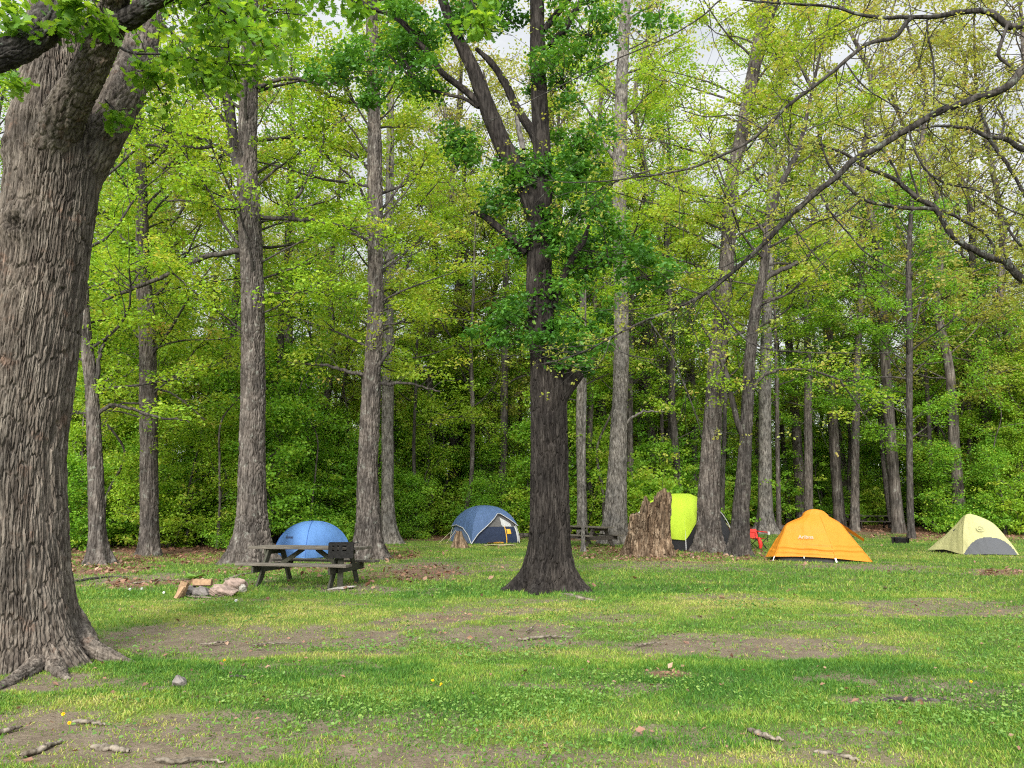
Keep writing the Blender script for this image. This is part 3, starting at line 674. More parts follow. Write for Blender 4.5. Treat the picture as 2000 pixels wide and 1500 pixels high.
E('tulip_tree', 'thick grey trunk swollen at its base, just left of the rotten stump', [(1200, 1062, 52), (1201, 1020, 46), (1204, 950, 40), (1210, 800, 32), (1214, 650, 30), (1210, 400, 28), (1213, 200, 26), (1222, 0, 20), (1230, -150, 16)], None, 106, M['bark_pale'], M['leaf_lime'], 130, 440, .02, .6, .5, .06, .15, z0=8, branches=22, Lmax=5, limbs=[[(1216, 832, 5), (1240, 812, 5), (1262, 803, 4), (1300, 805, 2)], [(1205, 320, 8), (1180, 280, 7), (1150, 240, 4)]])
E('oak_tree', 'tall leaning oak that hides the door of the bright lime tent', [(1384, 1078, 60), (1383, 1040, 50), (1385, 950, 44), (1393, 800, 37), (1405, 650, 34), (1420, 500, 30), (1430, 350, 28), (1452, 250, 28), (1475, 120, 27), (1500, -20, 24), (1515, -160, 18)], None, 107, M['bark_grey'], M['leaf_gold'], 150, 540, .024, .6, .4, .055, .16, z0=7.5, branches=24, Lmax=5, limbs=[[(1478, 110, 20), (1497, 50, 20), (1525, -30, 18), (1550, -120, 12)], [(1425, 420, 7), (1450, 380, 6), (1490, 340, 4)]])
E('oak_tree', 'slanting brown tree between lime tent and orange tent, forked with a bare crooked side limb', [(1443, 1085, 44), (1446, 1030, 38), (1450, 960, 33), (1457, 850, 26), (1465, 700, 24), (1478, 590, 22), (1490, 540, 20), (1503, 430, 16), (1525, 360, 13), (1560, 290, 10)], None, 108, M['bark_dark'], M['leaf_gold'], 130, 460, .02, .5, .35, .05, .14, z0=8, branches=18, limbs=[
   [(1454, 860, 13), (1440, 820, 12), (1425, 760, 11), (1405, 690, 10), (1385, 655, 7), (1370, 632, 4)], [(1487, 552, 12), (1510, 535, 11), (1540, 522, 10), (1572, 505, 9), (1590, 485, 6), (1620, 470, 3)], [(1466, 765, 8), (1485, 740, 8), (1510, 725, 7), (1570, 722, 5), (1640, 745, 4), (1700, 830, 2)]])
E('beech_tree', 'smooth pale straight trunk behind the red camp chair, brightest on the right', [(1497, 1042, 36), (1495, 1000, 29), (1494, 900, 27), (1494, 750, 25), (1497, 650, 22), (1502, 500, 18), (1510, 300, 16), (1530, 60, 12)], None, 109, M['bark_pale'], M['leaf_lime'], 100, 360, .012, .8, .5, style='smooth', z0=8, branches=20, Lmax=4.5)
for nm, lab, rows, D, seed, bk, lf, z0, nb in [
 ('forest_tree', 'dark slim trunk in the woods directly behind the navy tent', [(982, 1046, 20), (981, 960, 17), (984, 850, 16), (985, 740, 15), (988, 600, 13), (985, 400, 10)], 39, 110, 'bark_dark', 'leaf_mid', 7, 20),
 ('forest_tree', 'thin crooked trunk rising behind the left shoulder of the navy tent', [(905, 1044, 9), (912, 990, 9), (921, 930, 9), (923, 800, 9), (920, 690, 8), (925, 560, 6)], 37, 111, 'bark_grey', 'leaf_gold', 5.5, 16),
 ('forest_tree', 'very thin dark trunk right of the pale tree with the swollen base', [(816, 1046, 8), (811, 960, 8), (808, 880, 7), (812, 760, 6), (815, 640, 5)], 36, 112, 'bark_dark', 'leaf_lime', 5, 14),
 ('forest_tree', 'grey trunk standing over the middle picnic table beside the maple', [(1138, 1048, 22), (1136, 950, 19), (1134, 800, 18), (1138, 650, 15), (1140, 450, 12)], 35, 113, 'bark_pale', 'leaf_lime', 6.5, 18),
 ('forest_tree', 'curved pale trunk just right of the one over the middle picnic table', [(1164, 1044, 18), (1154, 980, 14), (1150, 900, 13), (1155, 750, 12), (1162, 640, 10), (1160, 480, 8)], 37, 114, 'bark_grey', 'leaf_mid', 6, 16),
 ('forest_tree', 'slim grey trunk touching the right side of the swollen grey tree', [(1234, 1040, 15), (1232, 950, 14), (1230, 800, 13), (1233, 650, 11), (1236, 450, 8)], 39, 115, 'bark_grey', 'leaf_lime', 6, 16),
 ('forest_tree', 'thin twin trunk seen above the rotten stump', [(1312, 1040, 10), (1310, 950, 9), (1308, 850, 8), (1304, 700, 7)], 41, 116, 'bark_dark', 'leaf_gold', 5, 14),
 ('forest_tree', 'thin dark trunk showing over the lime tent', [(1358, 1040, 13), (1357, 900, 11), (1354, 760, 10), (1350, 600, 8)], 42, 117, 'bark_dark', 'leaf_gold', 5, 16),
 ('forest_tree', 'near black thin trunk behind the tree that hides the lime tent', [(1409, 1044, 12), (1411, 950, 11), (1415, 830, 9), (1418, 700, 8)], 38, 118, 'bark_dark', 'leaf_mid', 5.5, 14),
 ('forest_tree', 'thin grey trunk just right of the smooth pale tree', [(1521, 1036, 11), (1520, 950, 10), (1518, 850, 9), (1516, 700, 8)], 42, 119, 'bark_grey', 'leaf_mid', 5.5, 14),
 ('forest_tree', 'spotted grey trunk rising behind the orange tent', [(1580, 1034, 19), (1579, 950, 18), (1578, 800, 17), (1577, 650, 14), (1573, 480, 11)], 43, 120, 'bark_grey', 'leaf_mid', 6, 20),
 ('forest_tree', 'grey trunk growing in front of the black picnic table', [(1669, 1034, 21), (1670, 960, 18), (1671, 850, 17), (1674, 720, 15), (1682, 560, 12), (1684, 400, 9)], 42.5, 121, 'bark_grey', 'leaf_mid', 6, 20),
 ('forest_tree', 'leaning thin trunk at the right end of the black picnic table', [(1742, 1030, 12), (1732, 960, 11), (1724, 890, 9), (1718, 800, 7), (1712, 700, 5)], 46, 122, 'bark_dark', 'leaf_mid', 5, 12),
 ('forest_tree', 'dark upright trunk behind the black fire grate, left of the pale yellow tent', [(1779, 1052, 17), (1777, 950, 14), (1776, 800, 14), (1776, 650, 15), (1775, 500, 11), (1782, 380, 8)], 37, 123, 'bark_dark', 'leaf_mid', 4.5, 24),
 ('forest_tree', 'thin trunk behind and right of the dark upright one by the fire grate', [(1824, 1030, 10), (1818, 920, 9), (1812, 780, 9), (1804, 650, 7), (1810, 520, 5)], 44, 124, 'bark_dark', 'leaf_under', 5, 14),
 ('forest_tree', 'crooked thin trunk left of the pale yellow tent peak, deep in shrubs', [(1842, 1026, 9), (1846, 940, 8), (1858, 870, 6), (1880, 800, 4)], 45, 125, 'bark_dark', 'leaf_under', 4, 12),
 ('forest_tree', 'thin trunk above the pale yellow tent', [(1900, 1030, 12), (1896, 940, 10), (1893, 860, 9), (1890, 700, 7)], 46, 126, 'bark_grey', 'leaf_under', 5, 14),
 ('forest_tree', 'leaning grey trunk high in the leaves at the far right', [(1950, 1036, 14), (1940, 900, 13), (1930, 740, 12), (1918, 620, 11), (1905, 520, 9)], 48, 127, 'bark_grey', 'leaf_under', 5.5, 18),
 ('forest_tree', 'shadowed trunk seen between the mottled tree and the mossy oak at left', [(222, 1040, 28), (220, 900, 26), (216, 780, 26), (214, 660, 22), (210, 480, 16)], 42, 128, 'bark_grey', 'leaf_mid', 6, 20),
 ('forest_tree', 'thin dark trunk between the mottled tree and the mossy oak at left', [(246, 1046, 11), (244, 950, 9), (240, 860, 9), (236, 700, 7)], 36, 129, 'bark_dark', 'leaf_under', 5, 14),
 ('forest_tree', 'pale trunk in the woods halfway between the two big oaks by the picnic table', [(636, 1044, 13), (634, 900, 12), (630, 700, 12), (622, 520, 10), (610, 440, 9)], 46, 130, 'bark_grey', 'leaf_mid', 7, 18)]:
    E(nm, lab, rows, D, seed, M[bk], M[lf], 56, 240, .014, .35, .3, .06, .16, z0=z0, branches=nb, Lmax=3.6, top=17, per=20)
E('sapling', 'thin pale pole of a young tree in front of the middle picnic table', [(1140, 1078, 11), (1139, 1050, 8), (1139, 1020, 8), (1140, 900, 7), (1143, 760, 6)], None, 140, M['bark_pale'], M['leaf_lime'], 40, 160, .006, .5, .15, z0=6.5, top=11, branches=8, Lmax=1.8, per=16, cat='sapling')

# ---- limbs reaching in from trees that stand outside the frame on the right
def outside_tree(nm, label, bx, D, trunk_rows, limbs, seed, leaf, bark, per, size, nt, tl=(.5, 1.5), crown_n=10):
    rng = np.random.default_rng(seed)
    path = px_path(trunk_rows, D); org = path[0, :3].copy(); org[2] = float(hz(org[0], org[1])); path[0, 2] = org[2] - .15
    root = tag(empty(nm, org), label, 'tree'); tr = local(path, org)
    mb = MB(); bark_trunk(mb, tr, 90, 220, rng, 'oak', .02, .06, .2, .6, .4); mb.build('trunk', bark, root)
    tubes, cen = [], []
    for rows, k in limbs:
        lp = local(px_path(rows, D), org); lp[:, 3] *= .85; L = np.linalg.norm(np.diff(lp[:, :3], axis=0), axis=1).sum(); n = max(12, int(L * 14)); S = smooth_path(lp, n)
        S[:, :3] += (np.stack([fbm(np.linspace(0, L * 1.7, n) + 7 * c, np.full(n, seed * .7 + c), 5 + c, 4) for c in range(3)], 1) - .5) * np.minimum(.16, S[:, 3:4] * 2.8)
        big = S[:, 3].max() > .035
        if big:
            l = MB(); l_r = S[:, 3] * (1 + .25 * (fbm(np.linspace(0, L * 5, n), np.full(n, 2.0), seed, 2) - .5)); bark_trunk(l, np.c_[S[:, :3], l_r], 22, n * 3, rng, 'oak', .011, .04, .10, power=1.2); l.build('limb', bark, root)
        else: tubes.append((S[:, :3], S[:, 3], 5))
        for _ in range(int(L * nt * k)):
            q = int(rng.uniform(.12, 1) * (n - 2)); dd = unit(S[q + 1, :3] - S[q, :3])
            side = unit(dd * rng.uniform(.3, 1) + rng.normal(0, .55, 3) + np.array([0, 0, rng.uniform(-.5, .5)]))
            tl_ = rng.uniform(*tl); sp = wander(S[q, :3], side, tl_, 6, rng, .02, .25)
            tubes.append((sp, np.linspace(min(.009, S[q, 3] * .6), .0025, 7), 4)); cen.append(sp[-1]); cen.append(sp[3])
            for _k in range(2):
                q2 = int(rng.integers(2, 6)); s2 = wander(sp[q2], unit(rng.normal(0, .7, 3) + unit(sp[q2] - sp[q2 - 1])), tl_ * .45, 4, rng, .02, .25); tubes.append((s2, np.linspace(.004, .002, 5), 3)); cen.append(s2[-1])
    crown('crown', tubes, np.array(cen), leaf, bark, root, rng, per, size, (.06, .16), .8, LEAF6, LEAF6F, .8, .6)
    tb, ce = grow(tr, rng, tr[-1, 2] * .55, tr[-1, 2], crown_n, 3.0, avoid=0); crown('upper_crown', tb, ce, leaf, bark, root, rng, 6, .08)
A = [(2420, -180, 34, 0), (2200, -40, 30, 0), (2060, 70, 26, .1), (2000, 133, 23, .2), (1972, 163, 22, .2), (1920, 189, 21, .3), (1851, 208, 19, .4), (1790, 240, 18, .5), (1739, 273, 17, .7), (1673, 312, 16, .9), (1627, 352, 15, 1), (1589, 382, 14, 1.1), (1538, 427, 13, 1.3), (1501, 468, 12, 1.4), (1454, 511, 11, 1.6), (1393, 560, 9, 1.8), (1361, 584, 8, 1.9), (1300, 610, 6, 2.1), (1240, 636, 5, 2.2), (1130, 690, 3.4, 2.4), (1040, 715, 2, 2.5)]
B = [(2420, -60, 30, 0), (2200, 10, 27, .1), (2060, 25, 22, .2), (2000, 42, 20, .2), (1972, 45, 18, .2), (1953, 30, 17, .2), (1930, 17, 17, .2), (1883, 20, 15, .3), (1837, 30, 14, .4), (1785, 34, 12, .5), (1734, 35, 10, .7), (1673, 26, 8, .9), (1627, 14, 7, 1), (1533, 7, 6, 1.2), (1454, 0, 5, 1.4), (1350, -20, 3, 1.6)]
Cc = [(1785, 36, 10, .5), (1771, 46, 11, .5), (1748, 72, 11, .5), (1697, 85, 10, .6), (1659, 113, 10, .7), (1617, 150, 9, .8), (1571, 184, 9, 1), (1529, 217, 9, 1.1), (1491, 253, 8, 1.2), (1454, 279, 8, 1.3), (1403, 304, 7, 1.4), (1356, 325, 6, 1.5), (1300, 338, 5, 1.6), (1200, 352, 3.5, 1.7), (1100, 356, 2.4, 1.8), (1030, 345, 1.6, 1.8)]
outside_tree('oak_tree', 'tree outside the right edge whose long smooth dark limbs sweep down across the upper right', 2450, 9.6,
 [(2440, 1260, 150), (2450, 1000, 120), (2445, 600, 105), (2435, 200, 95), (2425, -200, 80), (2430, -700, 50)],
 [(A, 1), (B, .8), (Cc, 1), ([(1460, -30, 5, 1), (1407, 0, 4, 1), (1370, 33, 4, 1.1), (1300, 75, 3.5, 1.2), (1176, 128, 3, 1.3), (1060, 184, 2.4, 1.3), (960, 236, 1.8, 1.3), (890, 275, 1.2, 1.3)], .5),
  ([(1603, 380, 5, 1.1), (1627, 420, 5, 1.1), (1659, 457, 4.5, 1.2), (1687, 490, 4, 1.2), (1720, 513, 3, 1.3), (1780, 545, 2, 1.3)], .6), ([(1543, 430, 4, 1.3), (1560, 455, 4, 1.3), (1580, 485, 3.5, 1.3), (1617, 527, 2.5, 1.3)], .6),
  ([(1383, 570, 5, 1.8), (1389, 582, 5, 1.8), (1421, 625, 5, 1.8), (1463, 667, 5, 1.7), (1510, 684, 4.5, 1.6), (1560, 688, 4, 1.6), (1627, 690, 3, 1.6), (1767, 688, 2, 1.6)], .35),
  ([(1776, 257, 6, .5), (1790, 299, 6, .5), (1813, 336, 5.5, .6), (1851, 359, 5, .6), (1907, 373, 5, .7), (1963, 406, 4.5, .7), (2010, 425, 4, .8)], .6), ([(1811, 40, 5, .4), (1815, 80, 5, .4), (1823, 117, 5, .5), (1825, 160, 4, .5), (1823, 205, 3, .5)], .5),
  ([(1270, 628, 4, 2.1), (1310, 690, 4, 2.1), (1340, 760, 3.5, 2.1), (1365, 830, 2.5, 2.1), (1372, 860, 1.5, 2.1)], .3), ([(1180, 660, 3, 2.3), (1220, 690, 3, 2.3), (1290, 705, 2, 2.3)], .3),
  ([(1972, 44, 10, .2), (1955, 85, 10, .1), (1952, 110, 9, .1), (1975, 130, 7, .1)], .5), ([(1490, 253, 5, 1.2), (1440, 225, 4, 1.2), (1380, 228, 3, 1.2), (1330, 215, 2, 1.2)], .4), ([(1650, 120, 4, .7), (1690, 170, 4, .7), (1760, 215, 3, .7)], .5)],
 301, M['leaf_bud'], M['bark_limb'], 8, .05, 6.0)
outside_tree('oak_tree', 'gnarled tree outside the right edge with twisting rough limbs among olive buds, mid right', 2500, 15.5,
 [(2330, 1170, 90), (2330, 900, 74), (2320, 600, 68), (2310, 300, 58), (2310, -100, 40), (2310, -350, 26)],
 [([(2320, 690, 30), (2150, 620, 27), (2060, 575, 24), (2000, 543, 22), (1963, 511, 20), (1921, 499, 19), (1883, 481, 17), (1851, 453, 16), (1827, 411, 15), (1795, 387, 14), (1757, 355, 12), (1729, 341, 11), (1687, 322, 9), (1650, 300, 7), (1600, 280, 4)], 1),
  ([(1830, 411, 11), (1800, 407, 11), (1767, 406, 10), (1715, 399, 9), (1678, 383, 8), (1645, 355, 8), (1622, 327, 7), (1610, 300, 5), (1603, 270, 4)], 1), ([(1838, 411, 9), (1879, 429, 9), (1921, 453, 8), (1939, 480, 7), (1945, 510, 4)], .8),
  ([(2320, 390, 24), (2150, 330, 20), (2060, 305, 17), (2000, 289, 15), (1967, 270, 14), (1930, 268, 12), (1893, 254, 10), (1851, 247, 9), (1820, 248, 7), (1785, 256, 4)], 1), ([(1930, 268, 10), (1944, 290, 10), (1972, 327, 10), (1995, 369, 9), (2010, 400, 8)], .8), ([(1935, 268, 9), (1922, 235, 8), (1915, 200, 6), (1930, 170, 4)], .8),
  ([(1957, 265, 7), (1960, 235, 6), (1945, 205, 4)], .6), ([(1795, 387, 6), (1780, 340, 5), (1770, 300, 4), (1740, 250, 3)], .8), ([(2060, 560, 12), (2010, 500, 9), (1975, 455, 7), (1960, 420, 4)], .8),
  ([(1760, 357, 6), (1730, 300, 5), (1680, 260, 4), (1620, 240, 2)], 1), ([(1690, 385, 5), (1640, 420, 4), (1590, 430, 3), (1540, 410, 2)], 1)],
 302, M['leaf_bud'], M['bark_limb'], 13, .07, 6.0, (.6, 1.9))

# ---- the woods behind: copies of a few kinds, each tree placed on its own
def proto_tree(seed, h, r, leaf, bark, nb, Lmax, z0, per, size, crook=.35, tsd=.2, tilt=.6):
    nb = int(nb * 1.4); z0 *= .6
    rng = np.random.default_rng(seed); n = 7
    pts = np.array([(crook * rng.normal() * k / n, crook * rng.normal() * k / n, h * k / n, r * (1 - .8 * k / n)) for k in range(n + 1)]); pts[0, 2] = -.4
    mb = MB(); bark_trunk(mb, pts, 26, 120, rng, 'oak', .02, .1, .25, .4, .4)
    root = empty('forest_tree', (0, 0, 0)); mb.build('trunk', bark, root)
    tb, ce = grow(pts, rng, z0, h - .2, nb, Lmax, avoid=0, subs=6, clus=3)
    crown('crown', tb, ce, leaf, bark, root, rng, per, size, (.35, .75), .4, LEAF4, LEAF4F, tilt=tilt, tsd=tsd); return root
def proto_bush(seed, h, leaf, n, per, size, name):
    rng = np.random.default_rng(seed); tubes, cen = [], []
    for k in range(n):
        a = rng.uniform(0, 6.283); el = rng.uniform(.5, 1.4); d = np.array([math.cos(a) * math.cos(el), math.sin(a) * math.cos(el), math.sin(el)])
        L = h * rng.uniform(.5, 1.05); sp = wander((rng.normal(0, .15), rng.normal(0, .15), -.1), d, L, 6, rng, -.04, .16); tubes.append((sp, np.linspace(.018, .004, 7), 4))
        for q in (2, 3, 4, 5, 6):
            for _ in range(3): cen.append(sp[q] + np.r_[rng.normal(0, .12 * h, 2), rng.normal(0, .06 * h)])
    root = empty(name, (0, 0, 0)); mb = MB()
    for pts, r, k in tubes: tube(mb, pts, r, k, 0)
    mb.build('stem', M['bark_dark'], root)
    crown('foliage', [], np.array(cen), leaf, M['bark_dark'], root, rng, per, size, (.25, .5), .35, LEAF4 if h > 2.5 else LEAF6, LEAF4F if h > 2.5 else LEAF6F, tilt=.8, tsd=.24); return root

def place_all(protos, spots, rng, labels, cat, group):
    used = [False] * len(protos)
    for (x, y, k, sc) in spots:
        o = protos[k] if not used[k] else copy_tree(protos[k]); used[k] = True
        o.location = (x, y, float(hz(x, y))); o.rotation_euler = (0, 0, rng.uniform(0, 6.283)); o.scale = (sc, sc, sc * rng.uniform(.9, 1.12)); tag(o, labels[k], cat, group)

rng = np.random.default_rng(900)
def edgeD(px):
    return float(G(px, float(np.interp(px, EDGE_X, EDGE_Y)))[1])
spots, taken = [], []
def try_spot(D, px, dmin):
    x = (px - 1000) / FPX * D * 1.03
    for a, b in taken:
        if (a - x) ** 2 + (b - D) ** 2 < dmin ** 2: return None
    taken.append((x, D)); return x
PT = [proto_tree(1, 22, .22, M['leaf_mid'], M['bark_dark'], 24, 3.6, 5, 11, .15), proto_tree(2, 25, .28, M['leaf_lime'], M['bark_grey'], 26, 4.2, 7, 11, .15), proto_tree(3, 21, .17, M['leaf_gold'], M['bark_grey'], 22, 3.4, 5, 11, .14),
      proto_tree(4, 17, .12, M['leaf_under'], M['bark_dark'], 22, 3.0, 3.5, 12, .14, .6), proto_tree(5, 24, .24, M['leaf_bud'], M['bark_grey'], 30, 4.2, 8, 13, .13)]
PTL = ['dark trunk with mid green leaves deep in the woods behind the campsite', 'tall grey trunk with lime leaves deep in the woods behind the campsite', 'slim grey trunk with yellow-olive leaves deep in the woods behind the campsite',
       'thin crooked dark tree with rich green leaves deep in the woods', 'tall nearly bare tree with olive buds and fine twigs deep in the woods']
k_ = 0
while len(spots) < 150 and k_ < 4000:
    k_ += 1; px = rng.uniform(-250, 2250); e = edgeD(min(max(px, 0), 2000)); D = e + 5 + 50 * rng.uniform(0, 1) ** 1.5
    if px > 1420: D = max(D, 50)
    x = try_spot(D, px, 1.6)
    if x is None: continue
    kind = int(rng.choice(5, p=[.24, .2, .18, .22, .16])); spots.append((x, D, kind, rng.uniform(.8, 1.15)))
for px, D, kd in ((845, 39, 4), (905, 44, 1), (960, 41, 4), (1085, 41, 4), (1180, 46, 1), (1290, 45, 4), (1340, 47, 1), (1620, 52, 1), (1700, 53, 4), (1850, 51, 1), (1935, 52, 4), (560, 36, 1), (650, 40, 4)):
    spots.append(((px - 1000) / FPX * D * 1.03, D, kd, 1.05))
for px, D in ((1720, 41.5), (1838, 42), (1962, 43), (1612, 45), (2060, 41), (1540, 47), (1262, 43), (890, 41), (1090, 44), (1780, 47), (1905, 46)):
    spots.append(((px - 1000) / FPX * D * 1.03, D, 4, 1.38))
place_all(PT, spots, rng, PTL, 'tree', 'trees deep in the woods')
US = [proto_bush(21, 2.2, M['leaf_under'], 11, 20, .105, 'shrub'), proto_bush(22, 3.4, M['leaf_lime'], 12, 22, .145, 'shrub'), proto_bush(23, 1.3, M['leaf_under'], 12, 17, .075, 'shrub'), proto_bush(24, 5.2, M['leaf_under'], 16, 40, .125, 'shrub')]
USL = ['bright green leafy shrub in the undergrowth along the edge of the woods', 'tall loose green shrub in the undergrowth along the edge of the woods', 'low dense green shrub in the undergrowth along the edge of the woods', 'tree-high green shrub with layered leaves inside the woods']
us, taken = [], []; k_ = 0
while len(us) < 230 and k_ < 6000:
    k_ += 1; px = rng.uniform(-200, 2200); e = edgeD(min(max(px, 0), 2000)); D = e + .8 + 24 * rng.uniform(0, 1) ** 1.4
    if 1300 < px < 1780: D += 7
    x = try_spot(D, px, 1.05)
    if x is None: continue
    dp = D - e; kind = int(rng.choice([0, 2, 1], p=[.4, .35, .25])) if dp < 3 else int(rng.choice([0, 1, 3, 2], p=[.25, .3, .3, .15]))
    us.append((x, D, kind, rng.uniform(.75, 1.2)))
place_all(US, us, rng, USL, 'shrub', 'shrubs of the undergrowth')

# leafy young trees that fill the middle height of the woods
YT = [proto_tree(31, 9, .07, M['leaf_mid'], M['bark_dark'], 20, 2.6, 1.5, 26, .125, .7, tilt=.8), proto_tree(32, 11, .09, M['leaf_lime'], M['bark_dark'], 22, 2.9, 2, 26, .125, .7, tilt=.8), proto_tree(33, 7.5, .06, M['leaf_under'], M['bark_dark'], 18, 2.4, 1.2, 28, .12, .6, tilt=.8)]
for o in YT: o.name = 'sapling'
YTL = ['thin dark young tree with spreading mid green leaves inside the woods', 'thin young tree with layered lime leaves inside the woods', 'small young tree with dense deep green leaves inside the woods']
yt, taken = [], []; k_ = 0
while len(yt) < 120 and k_ < 5000:
    k_ += 1; px = rng.uniform(-200, 2200); e = edgeD(min(max(px, 0), 2000)); D = e + 2.5 + 34 * rng.uniform(0, 1) ** 1.3
    if 1300 < px < 1800: D += 7
    x = try_spot(D, px, 1.5)
    if x is None: continue
    yt.append((x, D, int(rng.choice(3, p=[.35, .4, .25])), rng.uniform(.75, 1.2)))
place_all(YT, yt, rng, YTL, 'young tree', 'young trees inside the woods')
# a front row of leafy saplings at the edge of the clearing
FR = [proto_tree(41, 4.6, .035, M['leaf_mid'], M['bark_dark'], 14, 1.7, .7, 22, .11, .5, tilt=.8), proto_tree(42, 6.0, .045, M['leaf_lime'], M['bark_dark'], 15, 2.0, 1.2, 22, .11, .6, tilt=.8), proto_tree(43, 3.4, .03, M['leaf_under'], M['bark_dark'], 12, 1.5, .5, 22, .10, .4, tilt=.8)]
for o in FR: o.name = 'sapling'
FRL = ['slender sapling with spreading mid green leaves at the front edge of the woods', 'taller slender sapling with lime leaves at the front edge of the woods', 'small leafy sapling with bright green leaves at the front edge of the woods']
fr, taken = [], []; k_ = 0
while len(fr) < 85 and k_ < 3000:
    k_ += 1; px = rng.uniform(-150, 2150); e = edgeD(min(max(px, 0), 2000)); D = e + .6 + 6 * rng.uniform(0, 1)
    if 1180 < px < 1780: D += 9
    x = try_spot(D, px, 1.3)
    if x is None: continue
    fr.append((x, D, int(rng.choice(3, p=[.4, .3, .3])), rng.uniform(.75, 1.2)))
place_all(FR, fr, rng, FRL, 'young tree', 'saplings along the edge of the clearing')
# thin bare-stemmed trees just inside the edge
TB = [proto_tree(51, 12, .055, M['leaf_lime'], M['bark_dark'], 9, 1.8, 9, 10, .12, .9), proto_tree(52, 10, .045, M['leaf_mid'], M['bark_grey'], 8, 1.6, 7, 10, .12, 1.1), proto_tree(53, 14, .075, M['leaf_gold'], M['bark_grey'], 10, 2.2, 10, 10, .12, .8)]
TBL = ['thin dark bare stem with a small lime top just inside the woods', 'thin crooked grey stem with few leaves just inside the woods', 'slim grey stem with yellow-olive top just inside the woods']
tb_, taken = [], []; k_ = 0
while len(tb_) < 100 and k_ < 3000:
    k_ += 1; px = rng.uniform(-100, 2100); e = edgeD(min(max(px, 0), 2000)); D = e + 1.2 + 15 * rng.uniform(0, 1)
    if 1180 < px < 1780: D += 7
    x = try_spot(D, px, 1.4)
    if x is None: continue
    tb_.append((x, D, int(rng.choice(3)), rng.uniform(.8, 1.2)))
place_all(TB, tb_, rng, TBL, 'tree', 'thin stems inside the edge of the woods')
# the woods beyond, where single trees no longer read
mb = MB(); fx = rng.uniform(-1, 1, 330) * 95; fy = rng.uniform(82, 130, 330)
for x, y in zip(fx, fy):
    h = rng.uniform(9, 15); z = float(hz(x, y)); tube(mb, wander((x, y, z - .3), (0, 0, 1), h, 5, rng, 0, .05), np.linspace(rng.uniform(.1, .22), .05, 6), 5, 1)
cx = rng.uniform(-1, 1, 5200) * 100; cy_ = rng.uniform(80, 132, 5200); cz = hz(cx, cy_) + 15 * rng.uniform(0, 1, 5200) ** 1.25 + .3
leaf_clusters(mb, np.stack([cx, cy_, cz], 1), rng.uniform(.8, 1.6, 5200), 22, .34, rng, LEAF4, LEAF4F, .4)
tag(mb.build('far_woods', [M['leaf_mid'], M['bark_dark']]), kind='stuff')
# ---------------------------------------------------------------- camp things
M['wood_grey'] = plain_mat('wood_grey', (.105, .092, .074), .85, .15, 0, .4, 9, (.5, 5, 5), .5)
M['wood_dark'] = plain_mat('wood_dark', (.055, .048, .04), .85, .15, 0, .45, 9, (3, 3, 3), .5)
M['wood_black'] = plain_mat('wood_black', (.035, .03, .026), .85, .15, 0, .4, 9, (3, 3, 3), .5)
M['wood_green'] = plain_mat('wood_green', (.05, .05, .036), .85, .15, 0, .4, 9, (3, 3, 3), .5)
M['iron'] = plain_mat('iron', (.016, .015, .014), .85, .15, 0, .5, 20)
M['split'] = plain_mat('split', (.26, .165, .095), .8, .2, 0, .3, 14, (1, 1, 1), .6)
M['split_bark'] = plain_mat('split_bark', (.14, .10, .07), .9, .1, 0, .4, 20)
M['rock_pink'] = plain_mat('rock_pink', (.245, .178, .145), .85, .2, 0, .5, 7, (1, 1, 2), .8)
M['rock_grey'] = plain_mat('rock_grey', (.13, .115, .105), .85, .2, 0, .5, 8, (1, 1, 1), .8)
M['rock_pale'] = plain_mat('rock_pale', (.34, .31, .27), .85, .2, 0, .3, 8, (1, 1, 1), .8)
M['blue'] = cloth_mat('blue', (.085, .19, .42)); M['blue_dk'] = cloth_mat('blue_dk', (.05, .13, .38))
M['navy'] = cloth_mat('navy', (.07, .12, .235)); M['navy_dk'] = cloth_mat('navy_dk', (.018, .028, .06)); M['piping'] = cloth_mat('piping', (.42, .42, .42)); M['tan'] = cloth_mat('tan', (.5, .42, .28))
M['mesh_grey'] = cloth_mat('mesh_grey', (.11, .105, .10)); M['pale_grey'] = cloth_mat('pale_grey', (.46, .46, .45)); M['yellow'] = cloth_mat('yellow', (.75, .42, .04)); M['slate'] = cloth_mat('slate', (.11, .15, .24))
M['orange'] = cloth_mat('orange', (.58, .215, .016), trans=.2); M['black_cloth'] = cloth_mat('black_cloth', (.022, .022, .024)); M['white_cloth'] = cloth_mat('white_cloth', (.75, .75, .73))
M['lime'] = cloth_mat('lime', (.40, .55, .035), trans=.2); M['cream'] = cloth_mat('cream', (.43, .41, .19), trans=.2); M['charcoal'] = cloth_mat('charcoal', (.075, .078, .085)); M['red'] = cloth_mat('red', (.62, .035, .025)); M['print'] = plain_mat('print', (.78, .75, .7), .7, .2, 0, .03)
M['print_dim'] = plain_mat('print_dim', (.33, .32, .16), .7, .2, 0, .05); M['print_blue'] = plain_mat('print_blue', (.10, .10, .16), .7, .2, 0, .05)

